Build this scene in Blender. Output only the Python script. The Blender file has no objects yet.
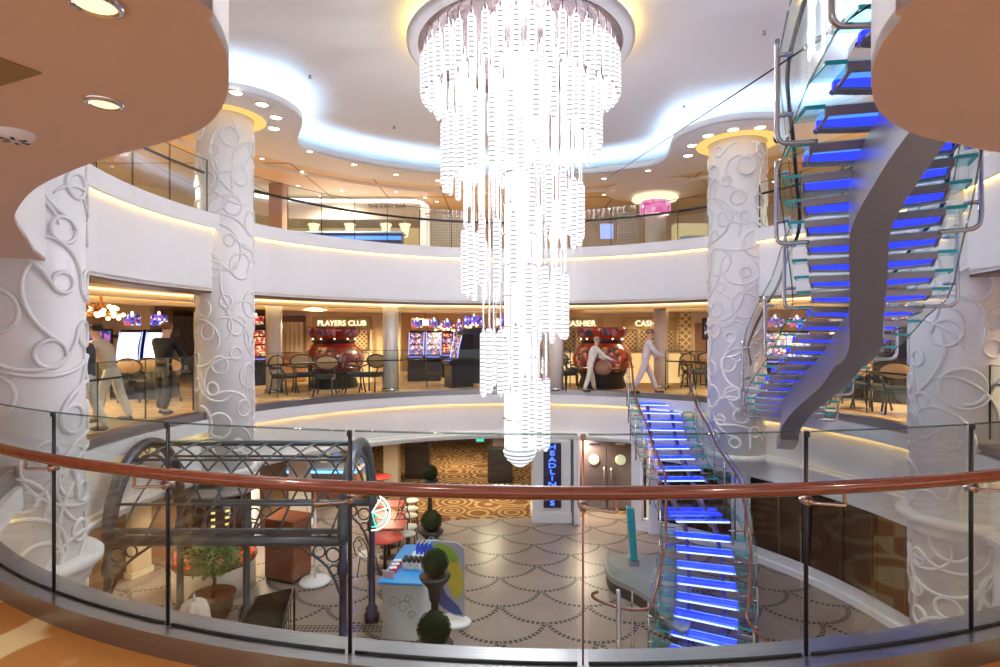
import bpy, bmesh, math, random
from mathutils import Vector, Matrix
from mathutils.geometry import tessellate_polygon
S = bpy.context.scene
COL = S.collection
PI = math.pi
# ---------------------------------------------------------------- camera, world, exposure
E = 1.53; FP = 555.0; HY = 333.0
cam_d = bpy.data.cameras.new('camera'); cam = bpy.data.objects.new('camera', cam_d); COL.objects.link(cam)
cam_d.sensor_width = 36; cam_d.lens = FP/1000*36; cam_d.clip_start = .02; cam_d.clip_end = 200
cam.location = (0, 0, E); cam.rotation_euler = (PI/2, 0, 0)
S.camera = cam
w = bpy.data.worlds.new('world'); S.world = w; w.use_nodes = True
w.node_tree.nodes['Background'].inputs[0].default_value = (.86, .84, .92, 1)
w.node_tree.nodes['Background'].inputs[1].default_value = 1.1  # added ambient fill, reaching in through the hall's open rear
S.view_settings.view_transform = 'Standard'; S.view_settings.look = 'None'
S.view_settings.gamma = 1; S.view_settings.use_curve_mapping = False
S.view_settings.exposure = 0.66
S.cycles.max_bounces = 8; S.cycles.transparent_max_bounces = 32
S.cycles.diffuse_bounces = 4; S.cycles.glossy_bounces = 4
S.cycles.use_denoising = True
S.cycles.sample_clamp_indirect = 6
S.cycles.caustics_reflective = False; S.cycles.caustics_refractive = False

def light(kind, loc, energy, color, size=.3, rot=(0, 0, 0), spot=None, name='lamp_and_fill_light'):
    d = bpy.data.lights.new(name, kind); d.energy = energy; d.color = color
    if kind == 'AREA': d.shape = 'DISK'; d.size = size
    else: d.shadow_soft_size = size
    if spot: d.spot_size = spot; d.spot_blend = .6
    o = bpy.data.objects.new(name, d); COL.objects.link(o); o.location = loc; o.rotation_euler = rot
    return o
WARM = (1, .78, .48); WARM2 = (1, .84, .66); COOL = (.86, .9, 1)
CX, CY = .4, 8.7            # atrium centre
# chandelier lamps (the points inside the chandelier's core)
for z, e in ((5.3, 480), (3.6, 330), (1.9, 260), (.3, 200)):
    light('POINT', (.32, 8.9, z), e, (.94, .95, 1), .42)
light('AREA', (.32, 8.9, 6.0), 260, (.97, .96, 1), 3.0)  # added broad fill below the chandelier's top plate, outside its core
# recessed downlights of the casino deck, lounge deck and lower deck
for x, y in ((-8.5, 9.5), (-8.0, 13), (-10.5, 11.5), (-5.2, 15.8), (-2.2, 16.3), (1.5, 16.3), (4.6, 15.9), (-3, 19.5), (0, 19.5), (7.6, 13.5), (9, 10), (10.5, 13), (8.8, 6.5)):
    light('SPOT', (x, y, 2.4), 1450, WARM, .15, spot=2.7)
for x, y in ((-8.6, 7), (-8.4, 12.4), (-5, 17), (0, 18), (5, 17), (9, 12), (9.2, 7)):
    light('SPOT', (x, y, 5.7), 330, (1, .87, .70), .2, spot=2.8)
for x, y in ((-5.4, 12.2), (-3.2, 15.6), (-.3, 17), (-1.5, 21), (2.4, 15.5), (-8, 9)):
    light('SPOT', (x, y, -1.35), 330, (1, .8, .55), .2, spot=2.7)
for x, y in ((-.75, 1.35), (-1.95, 1.9), (1.9, 1.0), (-3, .6), (3.2, 1.3)):
    light('SPOT', (x, y, 2.28), 26, WARM2, .06, spot=2.6)

# ---------------------------------------------------------------- materials
MATS = {}
def nodes(m):
    nt = m.node_tree; return nt, nt.nodes, nt.links
def M(name, col, rough=.5, metal=0, emit=None, es=0, spec=.5, coat=0, bump=0, bscale=60, vary=0, sample=True):
    if name in MATS: return MATS[name]
    m = bpy.data.materials.new(name); m.use_nodes = True; nt, n, l = nodes(m)
    b = n['Principled BSDF']
    b.inputs['Base Color'].default_value = (*col, 1); b.inputs['Roughness'].default_value = rough
    b.inputs['Metallic'].default_value = metal; b.inputs['Specular IOR Level'].default_value = spec
    b.inputs['Coat Weight'].default_value = coat
    if emit: b.inputs['Emission Color'].default_value = (*emit, 1); b.inputs['Emission Strength'].default_value = es
    tc = n.new('ShaderNodeTexCoord'); nz = n.new('ShaderNodeTexNoise'); nz.inputs['Scale'].default_value = bscale
    l.new(tc.outputs['Object'], nz.inputs['Vector'])
    if vary:
        mx = n.new('ShaderNodeMixRGB'); mx.blend_type = 'MULTIPLY'; mx.inputs[0].default_value = vary
        mx.inputs[1].default_value = (*col, 1); l.new(nz.outputs[0], mx.inputs[2]); l.new(mx.outputs[0], b.inputs['Base Color'])
    if bump:
        bp = n.new('ShaderNodeBump'); bp.inputs['Strength'].default_value = bump; bp.inputs['Distance'].default_value = .01
        l.new(nz.outputs[0], bp.inputs['Height']); l.new(bp.outputs[0], b.inputs['Normal'])
    if emit and not sample: m.cycles.emission_sampling = 'NONE'
    MATS[name] = m; return m
def EM(name, col, s, sample=True):
    return M(name, (.02, .02, .02), .6, emit=col, es=s, sample=sample)
def GL(name, tint=(.93, .97, .96), gloss=.10, rough=.02, gcol=(1, 1, 1)):
    m = bpy.data.materials.new(name); m.use_nodes = True; nt, n, l = nodes(m); n.clear()
    o = n.new('ShaderNodeOutputMaterial'); t = n.new('ShaderNodeBsdfTransparent'); g = n.new('ShaderNodeBsdfGlossy')
    t.inputs[0].default_value = (*tint, 1); g.inputs['Roughness'].default_value = rough; g.inputs[0].default_value = (*gcol, 1)
    mx = n.new('ShaderNodeMixShader'); f = n.new('ShaderNodeLayerWeight'); f.inputs[0].default_value = .25
    mm = n.new('ShaderNodeMath'); mm.operation = 'MULTIPLY_ADD'; mm.inputs[1].default_value = .20; mm.inputs[2].default_value = gloss*.3
    l.new(f.outputs['Fresnel'], mm.inputs[0]); l.new(mm.outputs[0], mx.inputs[0]); l.new(t.outputs[0], mx.inputs[1]); l.new(g.outputs[0], mx.inputs[2])
    l.new(mx.outputs[0], o.inputs[0]); MATS[name] = m; return m
def mathn(n, l, op, a, b=None, c=None):
    k = n.new('ShaderNodeMath'); k.operation = op
    for i, v in enumerate((a, b, c)):
        if v is None: continue
        if isinstance(v, (int, float)): k.inputs[i].default_value = v
        else: l.new(v, k.inputs[i])
    return k.outputs[0]
def mixc(n, l, fac, a, b):
    k = n.new('ShaderNodeMixRGB')
    for i, v in enumerate((fac, a, b)):
        if isinstance(v, (int, float)): k.inputs[i].default_value = v
        elif isinstance(v, tuple): k.inputs[i].default_value = (*v, 1)
        else: l.new(v, k.inputs[i])
    return k.outputs[0]
def newm(name, rough=.5, spec=.5, metal=0):
    m = bpy.data.materials.new(name); m.use_nodes = True; nt, n, l = nodes(m)
    b = n['Principled BSDF']; b.inputs['Roughness'].default_value = rough; b.inputs['Specular IOR Level'].default_value = spec; b.inputs['Metallic'].default_value = metal
    tc = n.new('ShaderNodeTexCoord'); sp = n.new('ShaderNodeSeparateXYZ'); l.new(tc.outputs['Object'], sp.inputs[0])
    MATS[name] = m; return m, n, l, b, tc, sp
white = M('white_plaster', (.82, .82, .845), .45, bump=.05)
colw = M('column_white', (.81, .81, .83), .4)
soffw = M('soffit_white', (.81, .81, .83), .5)
tan = M('warm_bounce_ceiling', (.80, .58, .47), .55, bump=.04)  # warm bounce off the carpet put into the colour of a whitish ceiling
steel = M('polished_steel', (.55, .53, .56), .22, 1)
steelg = M('stringer_steel', (.42, .40, .42), .34, .75)
bronze = M('tread_beam_steel', (.33, .29, .31), .35, .6)
blackm = M('black_metal', (.015, .016, .02), .35, .3)
greym = M('slate_metal', (.10, .12, .145), .35, .55)
blackp = M('black_paint', (.012, .012, .014), .4)
brownt = M('brown_trim', (.16, .08, .05), .4)
gold_wall = M('gold_wall', (.86, .64, .34), .5, vary=.3, bscale=3)
cream = M('cream_wall', (.78, .66, .47), .5)
beige = M('beige_ceiling', (.70, .55, .38), .5)
teal = M('teal_glass_edge', (.02, .36, .38), .15, emit=(.03, .4, .42), es=.06, sample=False)
blue = EM('blue_led', (.018, .03, 1), 1.35)
bluew = EM('blue_white_led', (.40, .50, 1), 1.7, False)
lblue = M('lit_frosted_glass', (.25, .6, .75), .25, emit=(.10, .36, .62), es=.55, sample=False)
glass = GL('clear_glass', gloss=.05)
glassn = GL('tread_glass', (.74, .93, .94), .15, .05)
glass2 = GL('glass_edge', (.5, .6, .58), .3)
red = M('red_plastic', (.62, .05, .035), .3)
mahog = M('mahogany', (.22, .06, .03), .22, coat=.5)
charc = M('charcoal', (.04, .04, .045), .6)
cove_w = EM('cove_white_led', (.50, .74, 1), 19)
cove_y = EM('cove_amber_led', (1, .62, .16), 4.5)
cove_y2 = EM('halo_amber_led', (1, .68, .22), 6)
dlm = EM('downlight_lens', (1, .93, .82), 5, False)
dlg = EM('downlight_gold_lens', (1, .70, .35), 1.3, False)
chrome = M('chrome', (.8, .8, .82), .08, 1)
skin = M('skin', (.62, .36, .26), .5)

def wood():
    m, n, l, b, tc, sp = newm('handrail_wood', .22)
    nz = n.new('ShaderNodeTexNoise'); nz.inputs['Scale'].default_value = 9; nz.inputs['Distortion'].default_value = .6
    mp = n.new('ShaderNodeMapping'); mp.inputs['Scale'].default_value = (.6, 6, 12); l.new(tc.outputs['Object'], mp.inputs[0]); l.new(mp.outputs[0], nz.inputs[0])
    l.new(mixc(n, l, nz.outputs[0], (.07, .015, .008), (.30, .075, .035)), b.inputs['Base Color']); b.inputs['Coat Weight'].default_value = .6
    return m
woodm = wood()
def brushed():
    m, n, l, b, tc, sp = newm('brushed_steel', .3, metal=.9)
    nz = n.new('ShaderNodeTexNoise'); nz.inputs['Scale'].default_value = 4
    mp = n.new('ShaderNodeMapping'); mp.inputs['Scale'].default_value = (1, 60, 60); l.new(tc.outputs['Object'], mp.inputs[0]); l.new(mp.outputs[0], nz.inputs[0])
    l.new(mixc(n, l, nz.outputs[0], (.20, .19, .20), (.42, .41, .42)), b.inputs['Base Color']); return m
brush = brushed()
def swirl_carpet(name, base, line, scale, ringk=26):
    m, n, l, b, tc, sp = newm(name, .9, .1)
    nz = n.new('ShaderNodeTexNoise'); nz.inputs['Scale'].default_value = 1.2
    l.new(tc.outputs['Object'], nz.inputs[0])
    v = n.new('ShaderNodeTexVoronoi'); v.inputs['Scale'].default_value = scale; v.inputs['Randomness'].default_value = .7
    l.new(tc.outputs['Object'], v.inputs['Vector'])
    s = mathn(n, l, 'SINE', mathn(n, l, 'MULTIPLY', v.outputs['Distance'], ringk))
    r = n.new('ShaderNodeValToRGB'); r.color_ramp.elements[0].position = .55; r.color_ramp.elements[1].position = .75
    l.new(mathn(n, l, 'MULTIPLY_ADD', s, .5, .5), r.inputs[0])
    f = n.new('ShaderNodeTexNoise'); f.inputs['Scale'].default_value = 180; l.new(tc.outputs['Object'], f.inputs[0])
    c = mixc(n, l, r.outputs[0], base, line)
    mx = n.new('ShaderNodeMixRGB'); mx.blend_type = 'MULTIPLY'; mx.inputs[0].default_value = .5; l.new(c, mx.inputs[1]); l.new(f.outputs[0], mx.inputs[2])
    l.new(mx.outputs[0], b.inputs['Base Color']); return m
carpet = swirl_carpet('orange_swirl_carpet', (.60, .27, .08), (.95, .72, .38), 1.25, 26)
carpet2 = swirl_carpet('gold_swirl_carpet', (.22, .10, .04), (.55, .34, .15), 1.1, 34)
carpet3 = swirl_carpet('casino_carpet', (.66, .45, .25), (.78, .57, .34), 1.5, 12)
def mosaic():
    m, n, l, b, tc, sp = newm('mosaic_scallop_floor', .35, .4)
    W, H = .80, .60; R = (W*W+H*H)/(2*H)
    x, y = sp.outputs[0], sp.outputs[1]
    j = mathn(n, l, 'FLOOR', mathn(n, l, 'DIVIDE', y, H)); fy = mathn(n, l, 'SUBTRACT', y, mathn(n, l, 'MULTIPLY', j, H))
    par = mathn(n, l, 'FLOORED_MODULO', j, 2)
    fx = mathn(n, l, 'SUBTRACT', mathn(n, l, 'FLOORED_MODULO', mathn(n, l, 'ADD', x, mathn(n, l, 'MULTIPLY', par, W)), 2*W), W)
    dy = mathn(n, l, 'SUBTRACT', fy, R)
    d = mathn(n, l, 'SQRT', mathn(n, l, 'ADD', mathn(n, l, 'MULTIPLY', fx, fx), mathn(n, l, 'MULTIPLY', dy, dy)))
    line = mathn(n, l, 'LESS_THAN', mathn(n, l, 'ABSOLUTE', mathn(n, l, 'SUBTRACT', d, R-.03)), .042)
    ang = mathn(n, l, 'ARCTAN2', fx, dy)
    dash = mathn(n, l, 'LESS_THAN', mathn(n, l, 'FRACT', mathn(n, l, 'MULTIPLY', ang, 9)), .66)
    l1 = mathn(n, l, 'MULTIPLY', line, dash)
    # straight band of black tiles
    by = mathn(n, l, 'MULTIPLY', mathn(n, l, 'LESS_THAN', mathn(n, l, 'ABSOLUTE', mathn(n, l, 'SUBTRACT', y, 9.45)), .12), mathn(n, l, 'LESS_THAN', x, -1.2))
    bt = mathn(n, l, 'MULTIPLY', mathn(n, l, 'GREATER_THAN', mathn(n, l, 'FRACT', mathn(n, l, 'MULTIPLY', x, 14)), .25), mathn(n, l, 'GREATER_THAN', mathn(n, l, 'FRACT', mathn(n, l, 'MULTIPLY', y, 12)), .25))
    l2 = mathn(n, l, 'MULTIPLY', by, bt)
    L = mathn(n, l, 'MAXIMUM', l1, l2)
    # fan of small tiles inside every scale
    g1 = mathn(n, l, 'LESS_THAN', mathn(n, l, 'FRACT', mathn(n, l, 'MULTIPLY', d, 18)), .16)
    g2 = mathn(n, l, 'LESS_THAN', mathn(n, l, 'FRACT', mathn(n, l, 'MULTIPLY', ang, 18)), .16)
    g = mathn(n, l, 'MAXIMUM', g1, g2)
    nz = n.new('ShaderNodeTexNoise'); nz.inputs['Scale'].default_value = 1.1; l.new(tc.outputs['Object'], nz.inputs[0])
    c0 = mixc(n, l, nz.outputs[0], (.27, .20, .17), (.35, .29, .255))
    c1 = mixc(n, l, mathn(n, l, 'MULTIPLY', g, .8), c0, (.13, .10, .10))
    l.new(mixc(n, l, L, c1, (.012, .012, .014)), b.inputs['Base Color']); return m
mosm = mosaic()
def crystal():
    m, n, l, b, tc, sp = newm('lit_crystal', .15)
    geo = n.new('ShaderNodeNewGeometry'); s2 = n.new('ShaderNodeSeparateXYZ'); l.new(geo.outputs['Position'], s2.inputs[0])
    f = mathn(n, l, 'LESS_THAN', mathn(n, l, 'FRACT', mathn(n, l, 'MULTIPLY', s2.outputs[2], 15)), .2)
    c = mixc(n, l, f, (1.3, 1.28, 1.34), (.16, .15, .18))
    b.inputs['Base Color'].default_value = (.12, .12, .13, 1)
    l.new(c, b.inputs['Emission Color']); b.inputs['Emission Strength'].default_value = .56
    m.cycles.emission_sampling = 'NONE'; return m
crys = crystal()
corem = EM('chandelier_core_glow', (1, .99, 1), 1.1, False)
def lattice_mat(name, c1, c2, sc):
    m, n, l, b, tc, sp = newm(name, .4)
    u = mathn(n, l, 'ADD', sp.outputs[0], sp.outputs[2]); v = mathn(n, l, 'SUBTRACT', sp.outputs[0], sp.outputs[2])
    a = mathn(n, l, 'LESS_THAN', mathn(n, l, 'FRACT', mathn(n, l, 'MULTIPLY', u, sc)), .3)
    c = mathn(n, l, 'LESS_THAN', mathn(n, l, 'FRACT', mathn(n, l, 'MULTIPLY', v, sc)), .3)
    l.new(mixc(n, l, mathn(n, l, 'MAXIMUM', a, c), c1, c2), b.inputs['Base Color']); return m
latm = lattice_mat('gold_lattice', (.22, .13, .05), (.85, .66, .36), 7)
def leafm():
    m, n, l, b, tc, sp = newm('leaf_green', .5)
    nz = n.new('ShaderNodeTexNoise'); nz.inputs['Scale'].default_value = 30; l.new(tc.outputs['Object'], nz.inputs[0])
    l.new(mixc(n, l, nz.outputs[0], (.02, .14, .03), (.40, .62, .20)), b.inputs['Base Color']); return m
leaf = leafm(); topi = M('boxwood_green', (.010, .032, .014), .9, spec=.05)
def panelm(name, ca, cb, sx, sy, w=.03):
    m, n, l, b, tc, sp = newm(name, .45)
    a = mathn(n, l, 'LESS_THAN', mathn(n, l, 'FRACT', mathn(n, l, 'MULTIPLY', sp.outputs[0], sx)), w)
    c = mathn(n, l, 'LESS_THAN', mathn(n, l, 'FRACT', mathn(n, l, 'MULTIPLY', sp.outputs[1], sy)), w)
    nz = n.new('ShaderNodeTexNoise'); nz.inputs['Scale'].default_value = 1.4; l.new(tc.outputs['Object'], nz.inputs[0])
    l.new(mixc(n, l, mathn(n, l, 'MAXIMUM', a, c), mixc(n, l, nz.outputs[0], ca, tuple(v*1.15 for v in ca)), cb), b.inputs['Base Color']); return m
tanpan = panelm('tan_panel_ceiling', (.72, .56, .38), (.36, .24, .14), .55, .28)
brick = panelm('brown_brick', (.42, .22, .12), (.16, .08, .05), 7, 7, .2)
def screen(name, cols, s=2.2, scale=14):
    m, n, l, b, tc, sp = newm(name, .3)
    v = n.new('ShaderNodeTexVoronoi'); v.inputs['Scale'].default_value = scale; l.new(tc.outputs['Object'], v.inputs['Vector'])
    r = n.new('ShaderNodeValToRGB'); r.color_ramp.interpolation = 'CONSTANT'
    s3 = n.new('ShaderNodeSeparateColor'); l.new(v.outputs['Color'], s3.inputs[0]); l.new(s3.outputs[0], r.inputs[0])
    e = r.color_ramp.elements; e[0].color = (*cols[0], 1); e[1].position = 1/len(cols); e[1].color = (*cols[1], 1)
    for i in range(2, len(cols)):
        k = e.new(i/len(cols)); k.color = (*cols[i], 1)
    b.inputs['Base Color'].default_value = (.02, .02, .02, 1)
    l.new(r.outputs[0], b.inputs['Emission Color']); b.inputs['Emission Strength'].default_value = s
    m.cycles.emission_sampling = 'NONE'; return m
scr_red = screen('red_game_screen', [(.9, .05, .03), (.5, .02, .02), (1, .7, .3), (.05, .02, .05)], .8, 18)
scr_blue = screen('blue_game_screen', [(.05, .1, .9), (.4, .1, .6), (.9, .9, 1), (.02, .02, .1)], .75, 18)
scr_mix = screen('mixed_game_screen', [(.8, .15, .12), (.08, .12, .7), (.9, .85, .8), (.05, .03, .08), (.35, .08, .3), (.03, .03, .1)], .75, 18)
scr_white = screen('white_game_screen', [(1, 1, 1), (.93, .95, 1), (1, .97, .95)], 1.35, 5)
scr_tv = screen('dark_tv_picture', [(.02, .03, .12), (.3, .08, .3), (.05, .1, .4), (.7, .2, .3), (.02, .02, .05)], 1.2, 12)

# ---------------------------------------------------------------- mesh builder
class MB:
    def __init__(s): s.v = []; s.f = []; s.m = []; s.s = []
    def add(s, vs, fs, mi=0, sm=False, T=None):
        b = len(s.v)
        for p in vs:
            p = Vector(p); s.v.append(tuple(T @ p) if T else tuple(p))
        for f in fs: s.f.append([b+i for i in f]); s.m.append(mi); s.s.append(sm)
        return s
    def box(s, x0, x1, y0, y1, z0, z1, mi=0, T=None):
        vs = [(x, y, z) for z in (z0, z1) for y in (y0, y1) for x in (x0, x1)]
        return s.add(vs, [(0, 2, 3, 1), (4, 5, 7, 6), (0, 1, 5, 4), (2, 6, 7, 3), (0, 4, 6, 2), (1, 3, 7, 5)], mi, False, T)
    def bev(s, x0, x1, y0, y1, z0, z1, c=.01, mi=0, T=None):
        # box with chamfered vertical and top edges
        c = min(c, (x1-x0)*.45, (y1-y0)*.45, (z1-z0)*.45)
        def ring(i, z): return [(x0+i+c, y0+i, z), (x1-i-c, y0+i, z), (x1-i, y0+i+c, z), (x1-i, y1-i-c, z), (x1-i-c, y1-i, z), (x0+i+c, y1-i, z), (x0+i, y1-i-c, z), (x0+i, y0+i+c, z)]
        rs = [ring(c*.6, z0), ring(0, z0+c), ring(0, z1-c), ring(c*.6, z1)]
        vs = sum(rs, []); fs = []
        for k in range(3):
            for i in range(8):
                j = (i+1) % 8; fs.append((k*8+i, k*8+j, k*8+8+j, k*8+8+i))
        fs.append(tuple(range(7, -1, -1))); fs.append(tuple(24+i for i in range(8)))
        return s.add(vs, fs, mi, False, T)
    def lathe(s, prof, n=24, c=(0, 0), mi=0, sm=True, T=None, a0=0, a1=2*PI, cap=True):
        full = abs(a1-a0-2*PI) < 1e-6; k = n if full else n+1
        vs = []; fs = []
        for r, z in prof:
            for i in range(k):
                a = a0+(a1-a0)*i/n; vs.append((c[0]+r*math.cos(a), c[1]+r*math.sin(a), z))
        for p in range(len(prof)-1):
            for i in range(n):
                j = (i+1) % k; fs.append((p*k+i, p*k+j, (p+1)*k+j, (p+1)*k+i))
        if full and cap:
            if prof[0][0] > 1e-4: fs.append(tuple(range(k-1, -1, -1)))
            if prof[-1][0] > 1e-4: fs.append(tuple((len(prof)-1)*k+i for i in range(k)))
        return s.add(vs, fs, mi, sm, T)
    def cyl(s, p, q, r, n=10, mi=0, r2=None, sm=True):
        p = Vector(p); q = Vector(q); d = q-p; L = d.length
        if L < 1e-6: return s
        T = Matrix.Translation(p) @ d.to_track_quat('Z', 'Y').to_matrix().to_4x4()
        return s.lathe([(r, 0), (r if r2 is None else r2, L)], n, mi=mi, sm=sm, T=T)
    def tube(s, pts, r, n=8, mi=0, closed=False, rs=None):
        pts = [Vector(p) for p in pts]; N = len(pts)
        if N < 2: return s
        vs = []; fs = []; up = None
        for i in range(N):
            if closed: t = pts[(i+1) % N]-pts[i-1]
            else: t = pts[min(i+1, N-1)]-pts[max(i-1, 0)]
            if t.length < 1e-9: t = Vector((0, 0, 1))
            t.normalize()
            if up is None: up = Vector((0, 0, 1)) if abs(t.z) < .9 else Vector((1, 0, 0))
            u = up-t*up.dot(t)
            if u.length < 1e-6: u = t.orthogonal()
            u.normalize(); up = u; v = t.cross(u); rr = rs[i] if rs else r
            for k in range(n):
                a = 2*PI*k/n; vs.append(pts[i]+u*(rr*math.cos(a))+v*(rr*math.sin(a)))
        for i in range(N if closed else N-1):
            j = (i+1) % N
            for k in range(n):
                m = (k+1) % n; fs.append((i*n+k, i*n+m, j*n+m, j*n+k))
        if not closed: fs.append(tuple(range(n-1, -1, -1))); fs.append(tuple((N-1)*n+k for k in range(n)))
        return s.add(vs, fs, mi, True)
    def sphere(s, c, r, n=16, mi=0, sc=(1, 1, 1), T=None):
        prof = [(max(1e-5, r*math.sin(PI*i/(n//2))), -r*math.cos(PI*i/(n//2))) for i in range(n//2+1)]
        X = Matrix.Translation(c) @ Matrix.Diagonal((*sc, 1))
        return s.lathe(prof, n, mi=mi, T=(T @ X) if T else X, cap=False)
    def prism(s, loops, z0, z1, mi=0, T=None, side=True):
        # loops: [outer, hole...] of 2D points
        L3 = [[Vector((x, y, 0)) for x, y in lp] for lp in loops]
        tr = tessellate_polygon(L3); flat = [p for lp in loops for p in lp]; n = len(flat)
        vs = [(x, y, z0) for x, y in flat]+[(x, y, z1) for x, y in flat]
        fs = [(a, b, c) for a, b, c in tr]+[(a+n, c+n, b+n) for a, b, c in tr]
        if side:
            o = 0
            for lp in loops:
                k = len(lp)
                for i in range(k):
                    j = (i+1) % k; fs.append((o+i, o+j, n+o+j, n+o+i))
                o += k
        return s.add(vs, fs, mi, False, T)
    def grid(s, rows, mi=0, sm=True, closed=False):
        # rows of equal length points
        k = len(rows[0]); vs = [p for r in rows for p in r]; fs = []
        for i in range(len(rows)-1):
            for j in range(k if closed else k-1):
                m = (j+1) % k; fs.append((i*k+j, i*k+m, (i+1)*k+m, (i+1)*k+j))
        return s.add(vs, fs, mi, sm)
    def quad(s, a, b, c, d, mi=0): return s.add([a, b, c, d], [(0, 1, 2, 3)], mi)
    def slab(s, rows, th, mi=0):
        # thick ribbon: rows = list of (a,b) points; th = Vector thickness function or constant vector
        vs = []; fs = []
        for a, b, t in rows:
            a = Vector(a); b = Vector(b); t = Vector(t); vs += [a, b, b+t, a+t]
        for i in range(len(rows)-1):
            o = i*4; p = o+4
            for k in range(4):
                m = (k+1) % 4; fs.append((o+k, o+m, p+m, p+k))
        fs.append((3, 2, 1, 0)); e = (len(rows)-1)*4; fs.append((e, e+1, e+2, e+3))
        return s.add(vs, fs, mi)
def mesh(name, mb, mats):
    me = bpy.data.meshes.new(name); me.from_pydata(mb.v, [], mb.f)
    for m in mats: me.materials.append(m)
    me.polygons.foreach_set('material_index', mb.m); me.polygons.foreach_set('use_smooth', mb.s)
    me.update()
    bm = bmesh.new(); bm.from_mesh(me); bmesh.ops.recalc_face_normals(bm, faces=bm.faces); bm.to_mesh(me); bm.free()
    return me
def O(name, mb, mats, parent=None, label=None, cat=None, group=None, kind=None, loc=None, rz=None):
    if not isinstance(mats, (list, tuple)): mats = [mats]
    o = bpy.data.objects.new(name, mesh(name, mb, mats) if isinstance(mb, MB) else mb); COL.objects.link(o)
    if parent: o.parent = parent
    if loc is not None: o.location = loc
    if rz is not None: o.rotation_euler[2] = rz
    return tag(o, label, cat, group, kind)
def tag(o, label=None, cat=None, group=None, kind=None):
    if label: o['label'] = label
    if cat: o['category'] = cat
    if group: o['group'] = group
    if kind: o['kind'] = kind
    return o
def X(name, loc, label, cat, group=None, rz=0):
    o = bpy.data.objects.new(name, None); COL.objects.link(o); o.location = loc; o.rotation_euler[2] = rz; o.empty_display_size = .1
    return tag(o, label, cat, group)
def ST(name, mb, mats): return O(name, mb, mats, kind='structure')
def dup(o, loc, rz=None, label=None, group=None, sc=None):
    c = o.copy(); COL.objects.link(c); c.location = loc
    if rz is not None: c.rotation_euler[2] = rz
    if sc: c.scale = sc
    if label: c['label'] = label
    if group: c['group'] = group
    def rec(a, b):
        for ch in list(a.children):
            d = ch.copy(); COL.objects.link(d); d.parent = b; rec(ch, d)
    rec(o, c); return c
def pp(px, py, Y): return Vector(((px-500)/FP*Y, Y, E+(HY-py)/FP*Y))
def pf(px, py, z):
    Y = (z-E)*FP/(HY-py); return Vector(((px-500)/FP*Y, Y, z))
def cp(deg, R, z=0): a = math.radians(deg); return Vector((CX+R*math.cos(a), CY+R*math.sin(a), z))
def smooth(pts, n=8, closed=False):
    # Catmull-Rom
    P = [Vector(p) for p in pts]; N = len(P); out = []
    for i in range(N if closed else N-1):
        g = (lambda k: P[k % N]) if closed else (lambda k: P[max(0, min(N-1, k))])
        a, b, c, d = g(i-1), g(i), g(i+1), g(i+2)
        for k in range(n):
            t = k/n; out.append(.5*((2*b)+(c-a)*t+(2*a-5*b+4*c-d)*t*t+(3*b-a-3*c+d)*t*t*t))
    if not closed: out.append(P[-1])
    return out
def sweep(loop, prof, closed=True):
    # loop of 2D points (counter-clockwise opening boundary), prof = (outward offset, z)
    N = len(loop); mb = MB(); rows = []
    nor = []
    for i in range(N):
        a = loop[i-1] if (closed or i > 0) else loop[i]; b = loop[(i+1) % N] if (closed or i < N-1) else loop[i]
        t = Vector((b[0]-a[0], b[1]-a[1])).normalized(); nor.append(Vector((t.y, -t.x)))
    for off, z in prof:
        rows.append([(loop[i][0]+nor[i].x*off, loop[i][1]+nor[i].y*off, z) for i in range(N)])
    mb.grid(rows, closed=closed, sm=False)
    return mb
def text(s, size, ext=.01, res=3):
    c = bpy.data.curves.new('t', 'FONT'); c.body = s; c.size = size; c.extrude = ext; c.align_x = 'CENTER'; c.align_y = 'CENTER'; c.resolution_u = res
    o = bpy.data.objects.new('t', c); COL.objects.link(o); bpy.context.view_layer.update()
    me = bpy.data.meshes.new_from_object(o.evaluated_get(bpy.context.evaluated_depsgraph_get()))
    bpy.data.objects.remove(o); return me
def textobj(name, s, size, mat, loc, rot, parent=None, ext=.01, bold=0, **k):
    me = text(s, size, ext); me.materials.clear(); me.materials.append(mat)
    o = O(name, me, [], parent, **k); o.location = loc; o.rotation_euler = rot; return o
# ================================================================ SETTING
OUT = [(-17, -4), (17, -4), (17, 27), (-17, 27)]
def circ(R, n=96, a0=0, a1=360): return [(CX+R*math.cos(math.radians(a0+(a1-a0)*i/n)), CY+R*math.sin(math.radians(a0+(a1-a0)*i/n))) for i in range(n if a1-a0 == 360 else n+1)]
# casino deck (the deck the camera stands on)
ST('floor', MB().prism([OUT, circ(6.42)], -.12, 0), carpet3)
# carpet in front of the kerb
nc = [(CX+6.40*math.cos(math.radians(a)), CY+6.40*math.sin(math.radians(a))) for a in range(205, 336, 3)]
ST('floor', MB().prism([nc+[(9, 2.5), (9, -3.5), (-9, -3.5), (-9, 2.5)]], .001, .012), carpet)
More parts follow.
